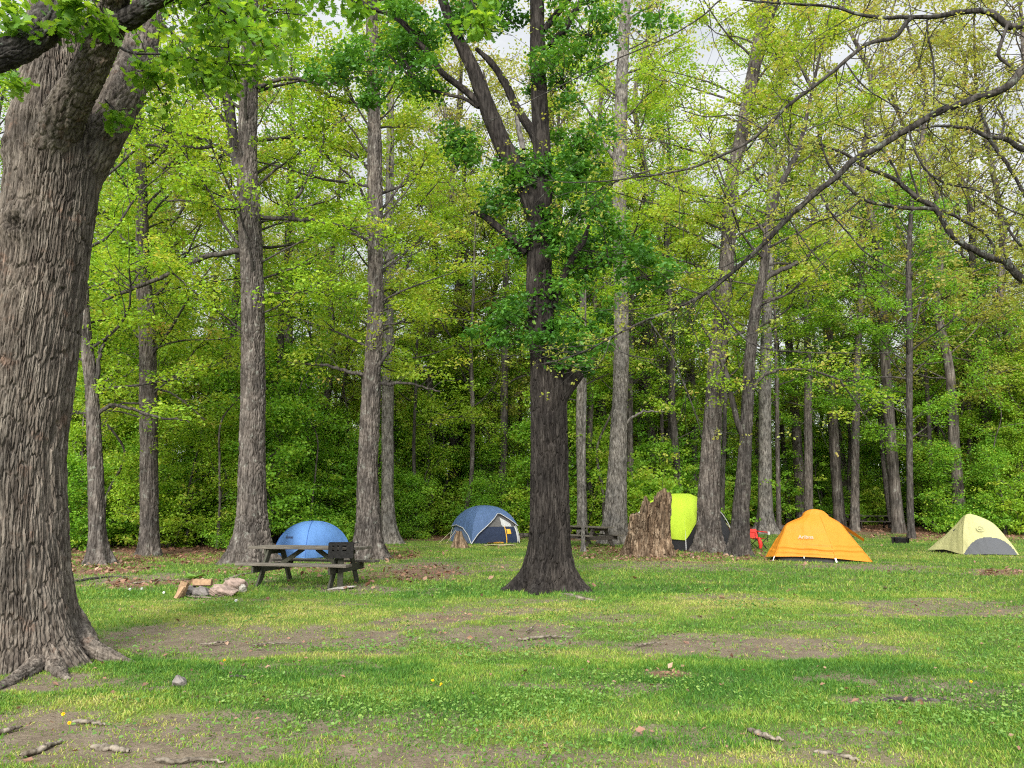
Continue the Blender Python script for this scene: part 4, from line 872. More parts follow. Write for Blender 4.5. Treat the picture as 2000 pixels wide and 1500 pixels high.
def table(label, x, y, rz, top='wood_grey', frame='wood_dark', name='picnic_table', z=None, group='picnic tables of the campsite'):
    root = tag(empty(name, (x, y, float(hz(x, y)) if z is None else z), rz), label, 'picnic table', group)
    mb = MB()
    for k in range(5): obox(mb, (-1.2, -.31 + .155 * k, .745), (1.2 + .012 * (k % 2), -.31 + .155 * k, .745 - .004 * (k % 3)), 0.14, .05, val=(.5, .36, .58, .42, .52)[k])
    mb.build('tabletop', M[top], root)
    for s in (-1, 1):
        mb = MB()
        for k in range(2): obox(mb, (-1.2, s * (.62 + .155 * k), .44), (1.2, s * (.62 + .155 * k), .44 - .005 * k), .14, .048, val=.42 + .16 * k)
        mb.build('bench', M[top], root)
        for e in (-.78, .78):
            mb = MB(); obox(mb, (e, s * .24, .72), (e, s * .66, -.03), .14, .045, (1, 0, 0)); mb.build('leg', M[frame], root)
    for e in (-.78, .78):
        mb = MB(); q = e + (.05 if e > 0 else -.05)
        obox(mb, (q, -.80, .345), (q, .80, .345), .045, .145); obox(mb, (q, -.36, .665), (q, .36, .665), .045, .11); mb.build('crossbeam', M[frame], root)
        mb = MB(); w = e * .9; obox(mb, (w, 0, .36), (w * .22, 0, .715), .09, .045, (0, 1, 0)); mb.build('brace', M[frame], root)
    return root
t1 = P(606, 1072, 16.3)
table('weathered grey picnic table with dark green-black legs, in front of the blue dome tent', t1[0], 16.3, math.radians(-13), 'wood_grey', 'wood_green')
g = G(1150, 1063); table('grey picnic table half hidden behind the maple trunk, with a thin pole tree in front', P(1148, 1040, 30.5)[0], 30.5, math.radians(-62), 'wood_grey', 'wood_dark')
def far_table(px, py_top, D, rz, label, top, fr): p = P(px, py_top, D); table(label, p[0], D, rz, top, fr, z=float(p[2]) - .766)
p_ = P(1703, 1003, 45); table('black picnic table at the edge of the woods between the orange and pale yellow tents', p_[0], 45, math.radians(-8), 'wood_dark', 'wood_black')
p_ = P(1640, 1003, 46.5); table('greyish picnic table behind the right shoulder of the orange tent', p_[0], 46.5, math.radians(4), 'wood_dark', 'wood_black')
p_ = P(1802, 998, 52); table('dark picnic table deepest in the woods, seen end-on among shrubs', p_[0], 52, math.radians(80), 'wood_black', 'wood_black')

# park grill
def grill(label, x, y, rz, h=.62, post=True, sc=1.0):
    root = tag(empty('park_grill', (x, y, float(hz(x, y))), rz), label, 'grill'); root.scale = (sc, sc, sc)
    w, d, t, b = .48, .38, .30, .008
    if post: mb = MB(); obox(mb, (0, 0, -.1), (0, 0, h), .11, .11, (1, 0, 0)); mb.build('post', M['wood_green'], root)
    mb = MB()
    obox(mb, (-w / 2, 0, h + .004), (w / 2, 0, h + .004), d, b); obox(mb, (-w / 2, d / 2, h + t / 2), (w / 2, d / 2, h + t / 2), b, t)
    for s in (-1, 1): obox(mb, (s * w / 2, -d / 2, h + t / 2), (s * w / 2, d / 2, h + t / 2), b, t)
    mb.build('firebox', M['iron'], root)
    mb = MB()
    obox(mb, (-w / 2, -d / 2 - .006, h + .07), (w / 2, -d / 2 - .006, h + .07), b, .14)
    for cx, ww in ((-.20, .07), (-.10, .06), (-.005, .07), (.17, .13)): obox(mb, (cx, -d / 2 - .006, h + .135), (cx, -d / 2 - .006, h + t), ww, b, (0, 1, 0))
    mb.build('front_plate', M['iron'], root)
    mb = MB()
    for k in range(9): tube(mb, [(-w / 2, -d / 2 + .02 + k * .042, h + t - .05), (0, -d / 2 + .02 + k * .042, h + t - .05), (w / 2, -d / 2 + .02 + k * .042, h + t - .05)], .007, 6)
    mb.build('cooking_grate', M['iron'], root)
    mb = MB(); tube(mb, [(w / 2, -.1, h + t - .02), (w / 2 + .07, -.1, h + t), (w / 2 + .1, -.1, h + t)], .011, 6); mb.build('handle', M['iron'], root)
    return root
g = G(664, 1148); grill('black steel park grill on a wooden post, at the right end of the picnic table', g[0], g[1], math.radians(10), .58)
g = G(1762, 1062)
def fire_grate(x, y):
    root = tag(empty('fire_grate', (x, y, float(hz(x, y))), .5), 'low black iron fire grate on brown leaves between the orange and pale yellow tents', 'fire ring'); root.scale = (.72, .72, .85)
    mb = MB(); a = np.linspace(-2.3, 1.2, 26) + 1.2
    C = np.stack([.38 * np.cos(a), .38 * np.sin(a), 0 * a], 1)
    V = np.concatenate([C + (0, 0, -.03), C * 1.02 + (0, 0, .30), C * .96 + (0, 0, .30), C * .94 + (0, 0, -.03)]); mb.add(V, [gridf(4, 26)], 0); mb.build('ring', M['iron'], root)
    mb = MB()
    for k in range(8): tube(mb, [(-.4, -.28 + .08 * k, .27), (0, -.28 + .08 * k, .275), (.4, -.28 + .08 * k, .27)], .012, 5)
    mb.build('grate', M['iron'], root)
    mb = MB(); obox(mb, (-.42, .36, .02), (.42, .36, .02), .03, .62, (0, 0, 1)); mb.build('back_plate', M['iron'], root)
fire_grate(g[0], g[1])

# rocks and firewood
def rock(name, label, loc, size, mat, seed, rz=0, cat='rock', group=None, cut=.75, chunk=1.0):
    rng = np.random.default_rng(seed); nv, nu = 40, 64
    th = np.linspace(0, np.pi, nv)[:, None]; ph = np.linspace(0, 2 * np.pi, nu, endpoint=False)[None]
    d = np.stack([np.sin(th) * np.cos(ph), np.sin(th) * np.sin(ph), np.cos(th) + 0 * ph], -1).reshape(-1, 3)
    r = np.full(len(d), 1.0)
    for _ in range(15):
        n = unit(rng.normal(size=3)); h = rng.uniform(.5, .9) * cut / .75; q = d @ n
        r = np.minimum(r, np.where(q > .05, h / np.maximum(q, .05), 9))
    r = r * (1 + .16 * chunk * (fbm(d[:, 0] * 3 + 20 + d[:, 2] * 3, d[:, 1] * 3 + 20 - d[:, 2] * 2, seed, 5) - .5) * 2)
    V = d * r[:, None] * np.asarray(size) * .5 / .75
    mb = MB(); mb.add(V, [gridf(nv, nu, True)], 0, smooth=False); o = mb.build(name, M[mat]); o.location = loc; o.rotation_euler = (rng.normal(0, .1), rng.normal(0, .1), rz); tag(o, label, cat, group); return o
def on(px, py, up=0.0): g = G(px, py); g[2] += up; return g
rock('boulder', 'large flat-faced pink boulder at the front of the fire ring, right of the stacked firewood', on(435, 1165, .06), (.50, .42, .22), 'rock_pink', 5)
rock('boulder', 'rounded pinkish boulder leaning behind the flat-faced one, right end of the fire ring', on(458, 1158, .09), (.36, .4, .27), 'rock_pink', 9, .4)
rock('boulder', 'small pale stone tucked at the far right end of the fire ring', on(472, 1158, .07), (.17, .2, .22), 'rock_pale', 12)
rock('boulder', 'small dark round stone between the upright split log and the stacked firewood', on(372, 1164, .08), (.17, .2, .22), 'rock_grey', 14)
rock('boulder', 'dark mossy stone under the stacked split log in the fire ring', on(395, 1164, .07), (.34, .3, .22), 'rock_grey', 16)
def split_log(label, p0, p1, r, seed, flat=0):
    """a wedge of firewood: bark arc on one side, two bright split faces"""
    rng = np.random.default_rng(seed); p0 = np.asarray(p0, float); p1 = np.asarray(p1, float); T = unit(p1 - p0)
    ref = np.array([0, 0, 1.0]) if abs(T[2]) < .8 else np.array([0, -1.0, 0]); A = unit(ref - T * np.dot(ref, T)); B = np.cross(T, A)
    ca, sa = math.cos(flat), math.sin(flat); A, B = A * ca + B * sa, B * ca - A * sa
    arc = np.linspace(math.radians(115), math.radians(245), 9); sec = [(r * .75, .5 * r)] + [(r * math.cos(a) * .7, r * math.sin(a) * -1.0) for a in arc[::-1]] + [(r * .75, -.5 * r)]
    sec = np.array(sec); sec = sec[:, :2]; n = len(sec); R = 10
    rows = []
    for k in range(R):
        t = k / (R - 1); jit = 1 + .05 * rng.normal(size=n)
        rows.append(p0 + (p1 - p0) * t + (A[None] * sec[:, :1] + B[None] * sec[:, 1:]) * jit[:, None])
    V = np.array(rows); root = tag(empty('split_log', (p0 + p1) / 2), label, 'firewood'); V = V - (p0 + p1) / 2
    mb = MB(); F = gridf(R, n, True); isb = np.array([1 <= (j % n) < n - 2 for j in range(len(F))])
    mb.add(V.reshape(-1, 3), [F[~isb]], 0, smooth=False); mb.F[-1] = (mb.F[-1][0], 0, False)
    f2 = F[isb]; mb.F.append((f2, 1, True))
    mb.F.append((np.arange(n)[None, ::-1], 0, False)); mb.F.append(((R - 1) * n + np.arange(n)[None], 0, False))
    # own pieces: split wood and bark
    o = mb.build('wood', [M['split'], M['split_bark']], root); return root
a = on(350, 1168); split_log('split log standing upright at the left end of the fire ring', a + (0, 0, .02), a + (.07, .05, .27), .085, 1, .3)
a = on(346, 1170); split_log('thin split log leaning at the far left outside the upright one', a + (-.03, .02, 0), a + (.06, .10, .20), .05, 2, 1.0)
a = on(393, 1163, .22); split_log('short split log lying on top of the mossy stone in the fire ring', a + (-.15, 0, 0), a + (.17, .02, .0), .085, 3, 0.1)
def stick(label, pts, w, mat='root', name='stick', cat='stick', seed=1, k=7, group=None, lift=0.0):
    rng = np.random.default_rng(seed); q = []
    for px, py in pts: g = G(px, py); q.append(g + (0, 0, lift))
    org = np.mean(q, 0); S = smooth_path(np.array(q) - org, max(10, len(q) * 6)); n = len(S); S[:, 2] += .006 * rng.normal(size=n); S[:, 1] += .008 * rng.normal(size=n)
    r = w * np.interp(np.linspace(0, 1, n), [0, .15, .6, 1], [.6, 1, .85, .3]) * (1 + .05 * rng.normal(size=n))
    mb = MB(); S = smooth_path(S, n * 3); r = np.interp(np.linspace(0, 1, len(S)), np.linspace(0, 1, n), r) * (1 + .25 * (fbm(np.linspace(0, 9, len(S)), np.full(len(S), seed * 1.3), seed, 3) - .5)); tube(mb, S, r, 9); V_ = mb.V[0]; V_[:, 2] = V_[:, 2] * .75 - (.35 * w if name != 'stick' else 0); o = mb.build(name, M[mat]); o.location = org; return tag(o, label, cat, group)
stick('pale thin stick on the grass along the front of the fire ring', [(360, 1166), (400, 1169), (440, 1168)], .02, lift=.02)

# surface roots and fallen twigs
ROOTS = [('thick pale surface root curving out to the right of the maple base', [(1095, 1160), (1115, 1164), (1140, 1170), (1165, 1174)], .055, .02), ('grey surface root in the bare dirt at the bottom left corner', [(40, 1478), (70, 1468), (100, 1456), (125, 1448)], .026, .015),
 ('short grey surface root on the left frame edge above the bottom corner', [(-10, 1432), (12, 1427), (42, 1420)], .024, .012), ('knobby grey root breaking the turf right of the bottom left root', [(180, 1458), (215, 1460), (255, 1466)], .03, .01),
 ('grey root at the bottom edge of the frame, left of centre', [(300, 1484), (340, 1488), (390, 1484), (440, 1490)], .018, .01), ('long thin grey twig lying on the dirt path left of the maple', [(492, 1262), (530, 1259), (585, 1257)], .018, .02), ('crooked grey twig on the dirt path nearest the huge oak', [(390, 1261), (420, 1258), (450, 1254)], .018, .02),
 ('forked grey twig on the dirt patch below the maple', [(1010, 1250), (1050, 1246), (1085, 1245), (1120, 1247)], .024, .02), ('thin grey twig upright at the dirt patch below the maple', [(1028, 1237), (1038, 1230), (1045, 1224)], .014, .03), ('thin twig at the edge of the dirt right of the maple', [(1240, 1264), (1262, 1260), (1300, 1258)], .014, .02),
 ('pale curved twig in the dark grass left of centre', [(443, 1324), (470, 1325), (495, 1332), (512, 1338)], .013, .02), ('grey surface root in the clover at the bottom right', [(1460, 1428), (1485, 1436), (1505, 1444), (1530, 1446)], .024, .02), ('faint grey root running to the bottom edge right of centre', [(1590, 1468), (1630, 1472), (1690, 1488)], .018, .005),
 ('long dark surface root left of the fire ring, below the mottled tree', [(140, 1138), (180, 1132), (215, 1128), (250, 1128)], .05, .03), ('thin surface root between the mottled tree and the fire ring', [(250, 1142), (300, 1136), (350, 1132)], .03, .02), ('knotted grey root at the left foot of the picnic table', [(432, 1137), (452, 1131), (470, 1124), (490, 1120)], .06, .03),
 ('dark flat root in the grass at the right, low down', [(1720, 1366), (1790, 1365), (1860, 1364)], .03, .0), ('small grey surface root at the bottom left with dandelions beside it', [(140, 1412), (175, 1410), (205, 1418)], .018, .012)]
for k, (lab, pts, w, lf) in enumerate(ROOTS):
    tw = 'twig' in lab; stick(lab, pts, w, 'root' if 'dark' not in lab else 'bark_dark', 'twig' if tw else 'surface_root', 'twig' if tw else 'root', 40 + k, lift=lf)
rock('rock', 'weathered grey rock in the dark grass right of the huge oak', on(350, 1338, .02), (.13, .12, .12), 'rock_grey', 31)
rock('rock', 'flat pale stone in the dirt at the foot of the grill post', on(668, 1150, .01), (.5, .3, .06), 'rock_pale', 33)
rock('rock', 'small pale stone in front of the leaning oak by the lime tent', on(1308, 1086, .03), (.2, .16, .1), 'rock_pale', 34)

# dandelions and puffs, plantain
M['petal'] = plain_mat('petal', (.8, .55, .02), .7, .2, 0, .1); M['fluff'] = plain_mat('fluff', (.7, .7, .68), .9, .1, 0, .05)
def dandelion(px, py, label, puff=False, seed=0, h=.06):
    rng = np.random.default_rng(seed); g = G(px, py); root = tag(empty('dandelion', g), label, 'dandelion', 'dandelions in the grass')
    mb = MB(); tube(mb, [(0, 0, -.01), (.004, 0, h / 2), (.0, .004, h)], .0025, 5); mb.build('stem', M['weed'], root)
    n = 60; d = unit(rng.normal(size=(n, 3)) + (0, 0, .0 if puff else 1.2)); X = unit(np.cross(d, rng.normal(size=(n, 3)))); Z = np.cross(X, d)
    mb = MB(); scatter(mb, LEAF4, LEAF4F, np.zeros((n, 3)) + (0, 0, h), X, d, Z, .024 if puff else .016, 0, .5); mb.build('flower', M['fluff'] if puff else M['petal'], root)
for k, (px, py, lab) in enumerate([(122, 1412, 'yellow dandelion in bare dirt, upper of the two at bottom left'), (134, 1430, 'yellow dandelion in bare dirt, lower of the two at bottom left'), (438, 1302, 'yellow dandelion alone in the dark grass right of the huge oak'), (845, 1343, 'left yellow dandelion of the pair below the maple'), (861, 1351, 'right yellow dandelion of the pair below the maple'), (1898, 1346, 'yellow dandelion alone in the grass at the far right')]): dandelion(px, py, lab, False, k)
for k, (px, py, lab) in enumerate([(253, 1164, 'white dandelion puff farthest left beyond the huge oak'), (276, 1163, 'white dandelion puff between two others left of the fire ring'), (319, 1171, 'white dandelion puff closest to the fire ring'), (460, 1188, 'white dandelion puff in the grass below the boulders')]): dandelion(px, py, lab, True, 20 + k, .12)
def broadleaf(px, py, label, n, L, seed, el=.9, z0=0.0):
    rng = np.random.default_rng(seed); g = G(px, py); mb = MB()
    a = rng.uniform(0, 6.283, n); e = rng.uniform(.3, el, n); Y = np.stack([np.cos(a) * np.cos(e), np.sin(a) * np.cos(e), np.sin(e)], 1); X = unit(np.cross(Y, (0, 0, 1))); Z = np.cross(X, Y)
    t = np.linspace(0, 1, 7); T = np.concatenate([np.stack([s * .30 * np.sin(np.pi * t ** .8) + 0 * t, t, -.25 * t ** 2 + .06 * abs(s)], 1) for s in (-1, 0, 1)]); F = np.array([(b * 7 + i, b * 7 + i + 1, (b + 1) * 7 + i + 1, (b + 1) * 7 + i) for b in (0, 1) for i in range(6)])
    scatter(mb, T, [F], np.zeros((n, 3)), X, Y, Z, L * rng.uniform(.7, 1.1, n), 0, np.clip(rng.normal(.6, .15, n), 0, 1)); o = mb.build('broadleaf_plant', M['weed']); o.location = g + (0, 0, z0); tag(o, label, 'plant')
broadleaf(152, 1262, 'broad-leaved green plant growing against the root of the huge oak', 11, .21, 3)
broadleaf(160, 1292, 'low weedy plant on the dirt just below the broad-leaved plant at the oak root', 26, .10, 4, .7)
broadleaf(375, 1132, 'pale broad-leaved weed in the grass behind the fire ring', 10, .28, 5, .7)
broadleaf(740, 1085, 'leafy weed at the foot of the oak behind the black grill', 16, .22, 6)

# stumps
def stump(label, rows, D, seed, top_jag, nu=160, nv=220, mat='bark_rot', flare=.5, depth=.05):
    rng = np.random.default_rng(seed); path = px_path(rows, D); org = path[0, :3].copy(); org[2] = float(hz(org[0], org[1])); path[0, 2] = org[2] - .12
    mb = MB(); p = local(path, org); bark_trunk(mb, p, nu, nv, rng, 'wood', depth, .085 if nu > 100 else .05, .9, flare, .35, 6, power=1.6)
    V = mb.V[0].reshape(nv, nu, 3); a = np.linspace(0, 2 * np.pi, nu, endpoint=False); H = p[-1, 2]
    jag = top_jag(a) + .07 * (fbm(a * 3.0, a * 0 + 1, seed, 4) - .5) * 2 + .10 * (vnoise(a * 16, a * 0 + 3, seed) - .5)
    V[..., 2] = np.where(V[..., 2] > 0, V[..., 2] * jag[None] ** np.clip(V[..., 2] / H, 0, 1), V[..., 2])
    inner = V[-1:].copy(); c = p[-1, :3]
    for f, dz in ((.82, -.05), (.55, -.30), (.2, -.45)):
        q = V[-1:] * f + c * (1 - f); q[..., 2] = V[-1:, :, 2] + dz - .25 * (1 - f) * 0; q[..., 2] = q[..., 2] * 1.0; inner = np.concatenate([inner, q])
    mb.V[0] = V.reshape(-1, 3); mb.add(inner.reshape(-1, 3), [gridf(4, nu, True)], 0)
    o = mb.build('tree_stump', M[mat]); o.location = org; tag(o, label, 'stump'); return o
# angle 0 faces the camera, +90 degrees is image right
def jag_big(a):
    s = np.sin(a); return np.interp(s, [-1, -.8, -.6, -.42, -.3, -.1, .1, .22, .34, .5, .8, 1], [.58, .62, .66, .68, .84, .90, .88, .80, .95, 1.02, 1.0, .98])
stump('large rotten brown stump with torn jagged top, beside the bright lime tent', [(1265, 1085, 92), (1266, 1060, 88), (1268, 1030, 86), (1270, 990, 84), (1272, 962, 82)], float(G(1263, 1086)[1]), 61, jag_big, 260, 300, flare=.22, depth=.10)
stump('small dark rotten stump in front of the left corner of the navy tent', [(899, 1069, 24), (898, 1060, 22), (896, 1040, 15)], float(G(899, 1070)[1]), 62, lambda a: 1 + .12 * np.sin(a * 2 + 1), 70, 80, 'bark_rot', .5, .03)
# fallen logs
def log(label, p0, p1, w, D0, D1, seed, mat='bark_grey'):
    a = P(*p0, D0); b = P(*p1, D1); org = (a + b) / 2; rng = np.random.default_rng(seed); mb = MB(); r = .5 * w * D0 / FPX
    for q in (a, b): q[2] = float(hz(q[0], q[1])) + r * .8
    org = (a + b) / 2
    bark_trunk(mb, np.array([(*(a - org), r), (*((b - a) * .02), r * .97), (*(b - org), r * .8)]), 40, 120, rng, 'oak', .015, .08, .3)
    o = mb.build('fallen_log', M[mat]); o.location = org; tag(o, label, 'log')
log('grey fallen log lying in leaves between the navy tent and the maple', (1012, 1046), (1036, 1042), 10, 36, 36.5, 71)
log('dark leaning log propped at the foot of the smooth pale tree behind the camp chair', (1508, 1032), (1545, 1040), 8, 41, 40, 72, 'bark_dark')
log('grey fallen log behind the orange tent, left side', (1520, 1032), (1600, 1030), 9, 44, 44.5, 73)

# ---- tents
def dome_panel(mb, c0, c1, h, t0, t1, ns, nt, sag=.04, mat=0, puff=0.0, sel=None, off=0.0):
    """panel between two arched poles rising from corners c0, c1 to the apex; t0,t1 may depend on s"""
    s = np.linspace(0, 1, ns)[None, :]; t = np.linspace(0, 1, nt)[:, None]
    lo = t0(s) if callable(t0) else np.full_like(s, t0); hi = t1(s) if callable(t1) else np.full_like(s, t1)
    T = (lo + (hi - lo) * t) * np.pi / 2
    c = c0[None, None] * (1 - s[..., None]) + c1[None, None] * s[..., None]
    k = np.cos(T) ** .9
    inward = -unit((c0 + c1) / 2)
    mid = 4 * s * (1 - s)
    wr = .035 * (fbm(s * 5 + h * 7 + 0 * t, t * 4 + c0[0] * 3 + 20 + 0 * s, 33, 3) - .5) * np.sin(np.pi * np.clip(t, .04, .96)) * (4 * s * (1 - s)) ** .5 + .010 * np.sin(s * 31 + t * 5 + 3 * c0[1]) * np.exp(-t * 4.5)
    off = off - wr
    V = np.zeros((nt, ns, 3)); V[..., :2] = c * k[..., None] + (inward[None, None] * ((sag * mid * np.sin(2 * T) - off * np.cos(T)))[..., None])
    V[..., 2] = h * np.sin(T) - sag * .5 * mid * np.sin(2 * T) + off * np.sin(T)
    mb.add(V.reshape(-1, 3), [gridf(nt, ns)], mat); return V
def tent_root(label, px, D, rz, name='dome_tent', py=None):
    p = P(px, 1060, D); z = float(hz(p[0], D)); return tag(empty(name, (p[0], D, z), rz - math.atan2(p[0], D)), label, 'tent')
def sq(s): a = s / 2; return [np.array(c, float) for c in ((-a, -a), (a, -a), (a, a), (-a, a))]

# blue dome tent: near corner left of centre
def blue_tent():
    root = tent_root('plain blue dome tent behind the grey picnic table', 611, 24.6, math.radians(35)); c = sq(1.68); h = 1.12
    mb = MB()
    for i in range(4): dome_panel(mb, c[i], c[(i + 1) % 4], h, .03, 1, 22, 24, -.09)
    mb.build('rainfly', M['blue'], root)
    mb = MB()
    for i in range(4): dome_panel(mb, c[i] * .93, c[(i + 1) % 4] * .93, h * .95, -.0, .45, 16, 10, -.03)
    mb.build('body', M['blue_dk'], root)
    mb = MB()
    for i in range(4):
        t = np.linspace(.02, 1, 24) * np.pi / 2; tube(mb, np.concatenate([c[i][None] * (np.cos(t) ** .9)[:, None] * 1.004, (h * np.sin(t) * 1.004)[:, None]], 1), .012, 6)
    mb.build('seam', M['blue_dk'], root)
    return root
r_ = blue_tent()
def text_mesh(txt, size, mat, parent, mw, name='logo'):
    cu = bpy.data.curves.new('lettering', 'FONT'); cu.body = txt; cu.size = size; cu.extrude = .002; cu.align_x = 'CENTER'
    o = bpy.data.objects.new('lettering', cu); COL.objects.link(o); dg = bpy.context.evaluated_depsgraph_get(); me = bpy.data.meshes.new_from_object(o.evaluated_get(dg))
    bpy.data.objects.remove(o); me.materials.clear(); me.materials.append(mat); n = bpy.data.objects.new(name, me); COL.objects.link(n); n.parent = parent; n.matrix_local = mw; return n
from mathutils import Matrix, Vector
def face_matrix(pos, right, up):
    r = Vector(right).normalized(); u = Vector(up); u = (u - r * u.dot(r)).normalized(); n = r.cross(u)
    return Matrix(((r.x, u.x, n.x, pos[0]), (r.y, u.y, n.y, pos[1]), (r.z, u.z, n.z, pos[2]), (0, 0, 0, 1)))
def panel_point(c0, c1, h, s, t, off=.03):
    f = lambda s, t: np.r_[(c0 * (1 - s) + c1 * s) * math.cos(t * math.pi / 2) ** .9, h * math.sin(t * math.pi / 2)]
    p = f(s, t); r = f(s + .05, t) - p; u = f(s, t + .05) - p; n = np.cross(r, u); n /= np.linalg.norm(n); return p + n * off, r, u
# left-front panel of the blue tent carries a dim printed mark
_c = sq(1.68); _p, _r, _u = panel_point(_c[3], _c[0], 1.13, .45, .34, .10); text_mesh('Summit', .13, M['print_blue'], r_, face_matrix(_p, _r, _u))

def navy_tent():
    root = tent_root('navy blue tent with white-piped arched door and grey mesh window, left of the maple', 946, 33.2, math.radians(26.6 + 0)); s = 2.2; c = sq(s); h = 1.5
    _it = lambda X, Y: (lambda q: np.interp(q, X, Y)); HEM = [_it([0, .12, .35, .62, .72, .86, 1], [.0, .16, .34, .56, .56, .44, .30]), _it([0, .5, 1], [.30, .34, .28]), _it([0, .5, 1], [.28, .34, .28]), _it([0, .25, .6, .85, 1], [.28, .31, .26, .14, .0])]
    # corners: 0 near-left?  1 right, 3 left/back
    mb = MB()
    lo = lambda a: .30 * (4 * a * (1 - a)) ** .8
    for i in range(4):
        bottom = HEM[i]
        dome_panel(mb, c[i] * 1.05, c[(i + 1) % 4] * 1.05, h * 1.03, bottom, 1, 26, 20, -.04)
    mb.build('rainfly', M['navy'], root)
    mb = MB()
    for i in range(4): dome_panel(mb, c[i] * .97, c[(i + 1) % 4] * .97, h * .96, 0, .30, 18, 12, -.02, 0 if i == 0 else 1)
    mb.build('body', [M['navy_dk'], M['slate']], root)
    mb = MB(); dome_panel(mb, c[0] * .97, c[1] * .97, h * .96, .302, .75, 18, 16, -.02); mb.build('mesh_window', M['mesh_grey'], root)
    def patch(nm, s0, s1, t0, t1, mat, off=.02):
        q = MB(); f0 = c[0] * (1 - s0) + c[1] * s0; f1 = c[0] * (1 - s1) + c[1] * s1
        dome_panel(q, f0 * .97, f1 * .97, h * .96, t0, t1, 10, 8, -.01, off=off); return q.build(nm, M[mat], root)
    patch('fabric_panel', .66, .90, .30, lambda q: .52 - .16 * q, 'pale_grey'); patch('fabric_panel', .12, .26, .28, lambda q: .31 + .08 * q, 'tan')
    patch('fabric_panel', .75, .84, .16, .25, 'yellow', .03); patch('zip_strip', .715, .735, .0, .30, 'yellow', .03)
    patch('fabric_panel', .955, .995, .02, .30, 'pale_grey', .03)
    for i in range(4):
        f = HEM[i]
        q = np.linspace(0, 1, 30); T = f(q) * np.pi / 2; cc = (c[i] * 1.05)[None] * (1 - q)[:, None] + (c[(i + 1) % 4] * 1.05)[None] * q[:, None]
        inw = -unit((c[i] + c[(i + 1) % 4]) / 2)
        pts = np.concatenate([cc * (np.cos(T) ** .9)[:, None] * 1.008 + inw[None] * (-.04 * 4 * q * (1 - q) * np.sin(2 * T))[:, None], (h * 1.03 * np.sin(T))[:, None]], 1)
        m_ = MB(); tube(m_, pts, .018, 6); m_.build('piping', M['piping'], root)
        t = np.linspace(0, 1, 20) * np.pi / 2; m_ = MB(); tube(m_, np.concatenate([c[i][None] * (np.cos(t) ** .9)[:, None] * 1.0, (h * .99 * np.sin(t))[:, None]], 1), .014, 6); m_.build('pole', M['piping'], root)
    for dst in ((-2.0, .2, 0), (-1.9, -.3, 0)):
        st = np.r_[c[3] * .98, .42] if dst[1] > 0 else np.r_[c[0] * .3 + c[3] * .72, .5]
        m_ = MB(); tube(m_, np.array([st, (st + dst) / 2, dst]), .012, 5); m_.build('guy_line', M['tan'], root)
navy_tent()
g = G(972, 1063)
def door_mat(px, py, label, w, d, mat, seed):
    rng = np.random.default_rng(seed); g = G(px, py); X, Y = np.meshgrid(np.linspace(-w / 2, w / 2, 24), np.linspace(-d / 2, d / 2, 12)); Z = .03 + .05 * fbm(X * 5 + 9, Y * 5 + 9, seed, 3)
    mb = MB(); n = X.size; V = np.stack([X * (1 + .06 * rng.normal(size=(12, 1))), Y, Z], -1).reshape(-1, 3); mb.add(np.vstack([V, V - (0, 0, .03)]), [gridf(12, 24), gridf(12, 24)[:, ::-1] + n]); o = mb.build('doormat', M[mat]); o.location = g; tag(o, label, 'mat')
door_mat(957, 1062, 'flat yellow strip of matting along the navy tent door', 1.1, .25, 'yellow', 1); door_mat(975, 1067, 'crumpled tan mat on the grass before the navy tent door', 1.2, .4, 'tan', 2)

def lime_tent():
    root = tent_root('tall bright lime tent with black sides, half hidden by the rotten stump', 1330, 29.6, math.radians(50)); s = 2.75; c = sq(s); h = 1.98
    mb = MB()
    dome_panel(mb, c[3] * 1.02, c[0] * 1.02, h * 1.02, lambda q: .13 - .02 * q, 1, 24, 22, -.05)
    dome_panel(mb, c[0] * 1.02, c[1] * 1.02, h * 1.02, lambda q: np.interp(q, [0, .36, .7, 1], [.11, .40, .72, .985]), 1, 24, 22, -.05)
    dome_panel(mb, c[1] * 1.02, c[2] * 1.02, h * 1.02, .5, 1, 18, 16, -.05); dome_panel(mb, c[2] * 1.02, c[3] * 1.02, h * 1.02, .2, 1, 18, 16, -.05)
    mb.build('rainfly', M['lime'], root)
    mb = MB()
    for i in range(4): dome_panel(mb, c[i] * .98, c[(i + 1) % 4] * .98, h * .97, -.01, .92, 20, 20, -.02)
    mb.build('body', M['black_cloth'], root)
    mb = MB(); dome_panel(mb, c[3] * 1.035, (c[3] * .68 + c[0] * .32) * 1.035, h * 1.0, .30, .62, 12, 12, -.02); mb.build('end_flap', M['pale_grey'], root)
    for i in (0, 1, 2, 3):
        t = np.linspace(-.01, .8, 20) * np.pi / 2; m_ = MB(); tube(m_, np.concatenate([c[i][None] * (np.cos(t) ** .9)[:, None] * 1.01, (h * 1.0 * np.sin(t))[:, None]], 1), .016, 6); m_.build('pole', M['pale_grey'], root)
    m_ = MB(); a = np.r_[c[1] * .72, 1.25]; b = np.r_[c[1] * 1.12, .32]; tube(m_, np.array([a, (a + b) / 2, b]), .016, 5); m_.build('guy_line', M['cream'], root)
    for sgn, q in ((0, .35), (0, .62)):
        p, r, u = panel_point(c[0], c[1], h * .97, q, .12, .06); m_ = MB(); r /= np.linalg.norm(r); u /= np.linalg.norm(u); obox(m_, p - r * .13, p + r * .13, .02, .05, u); m_.build('vent_tab', M['mesh_grey'], root)
lime_tent()

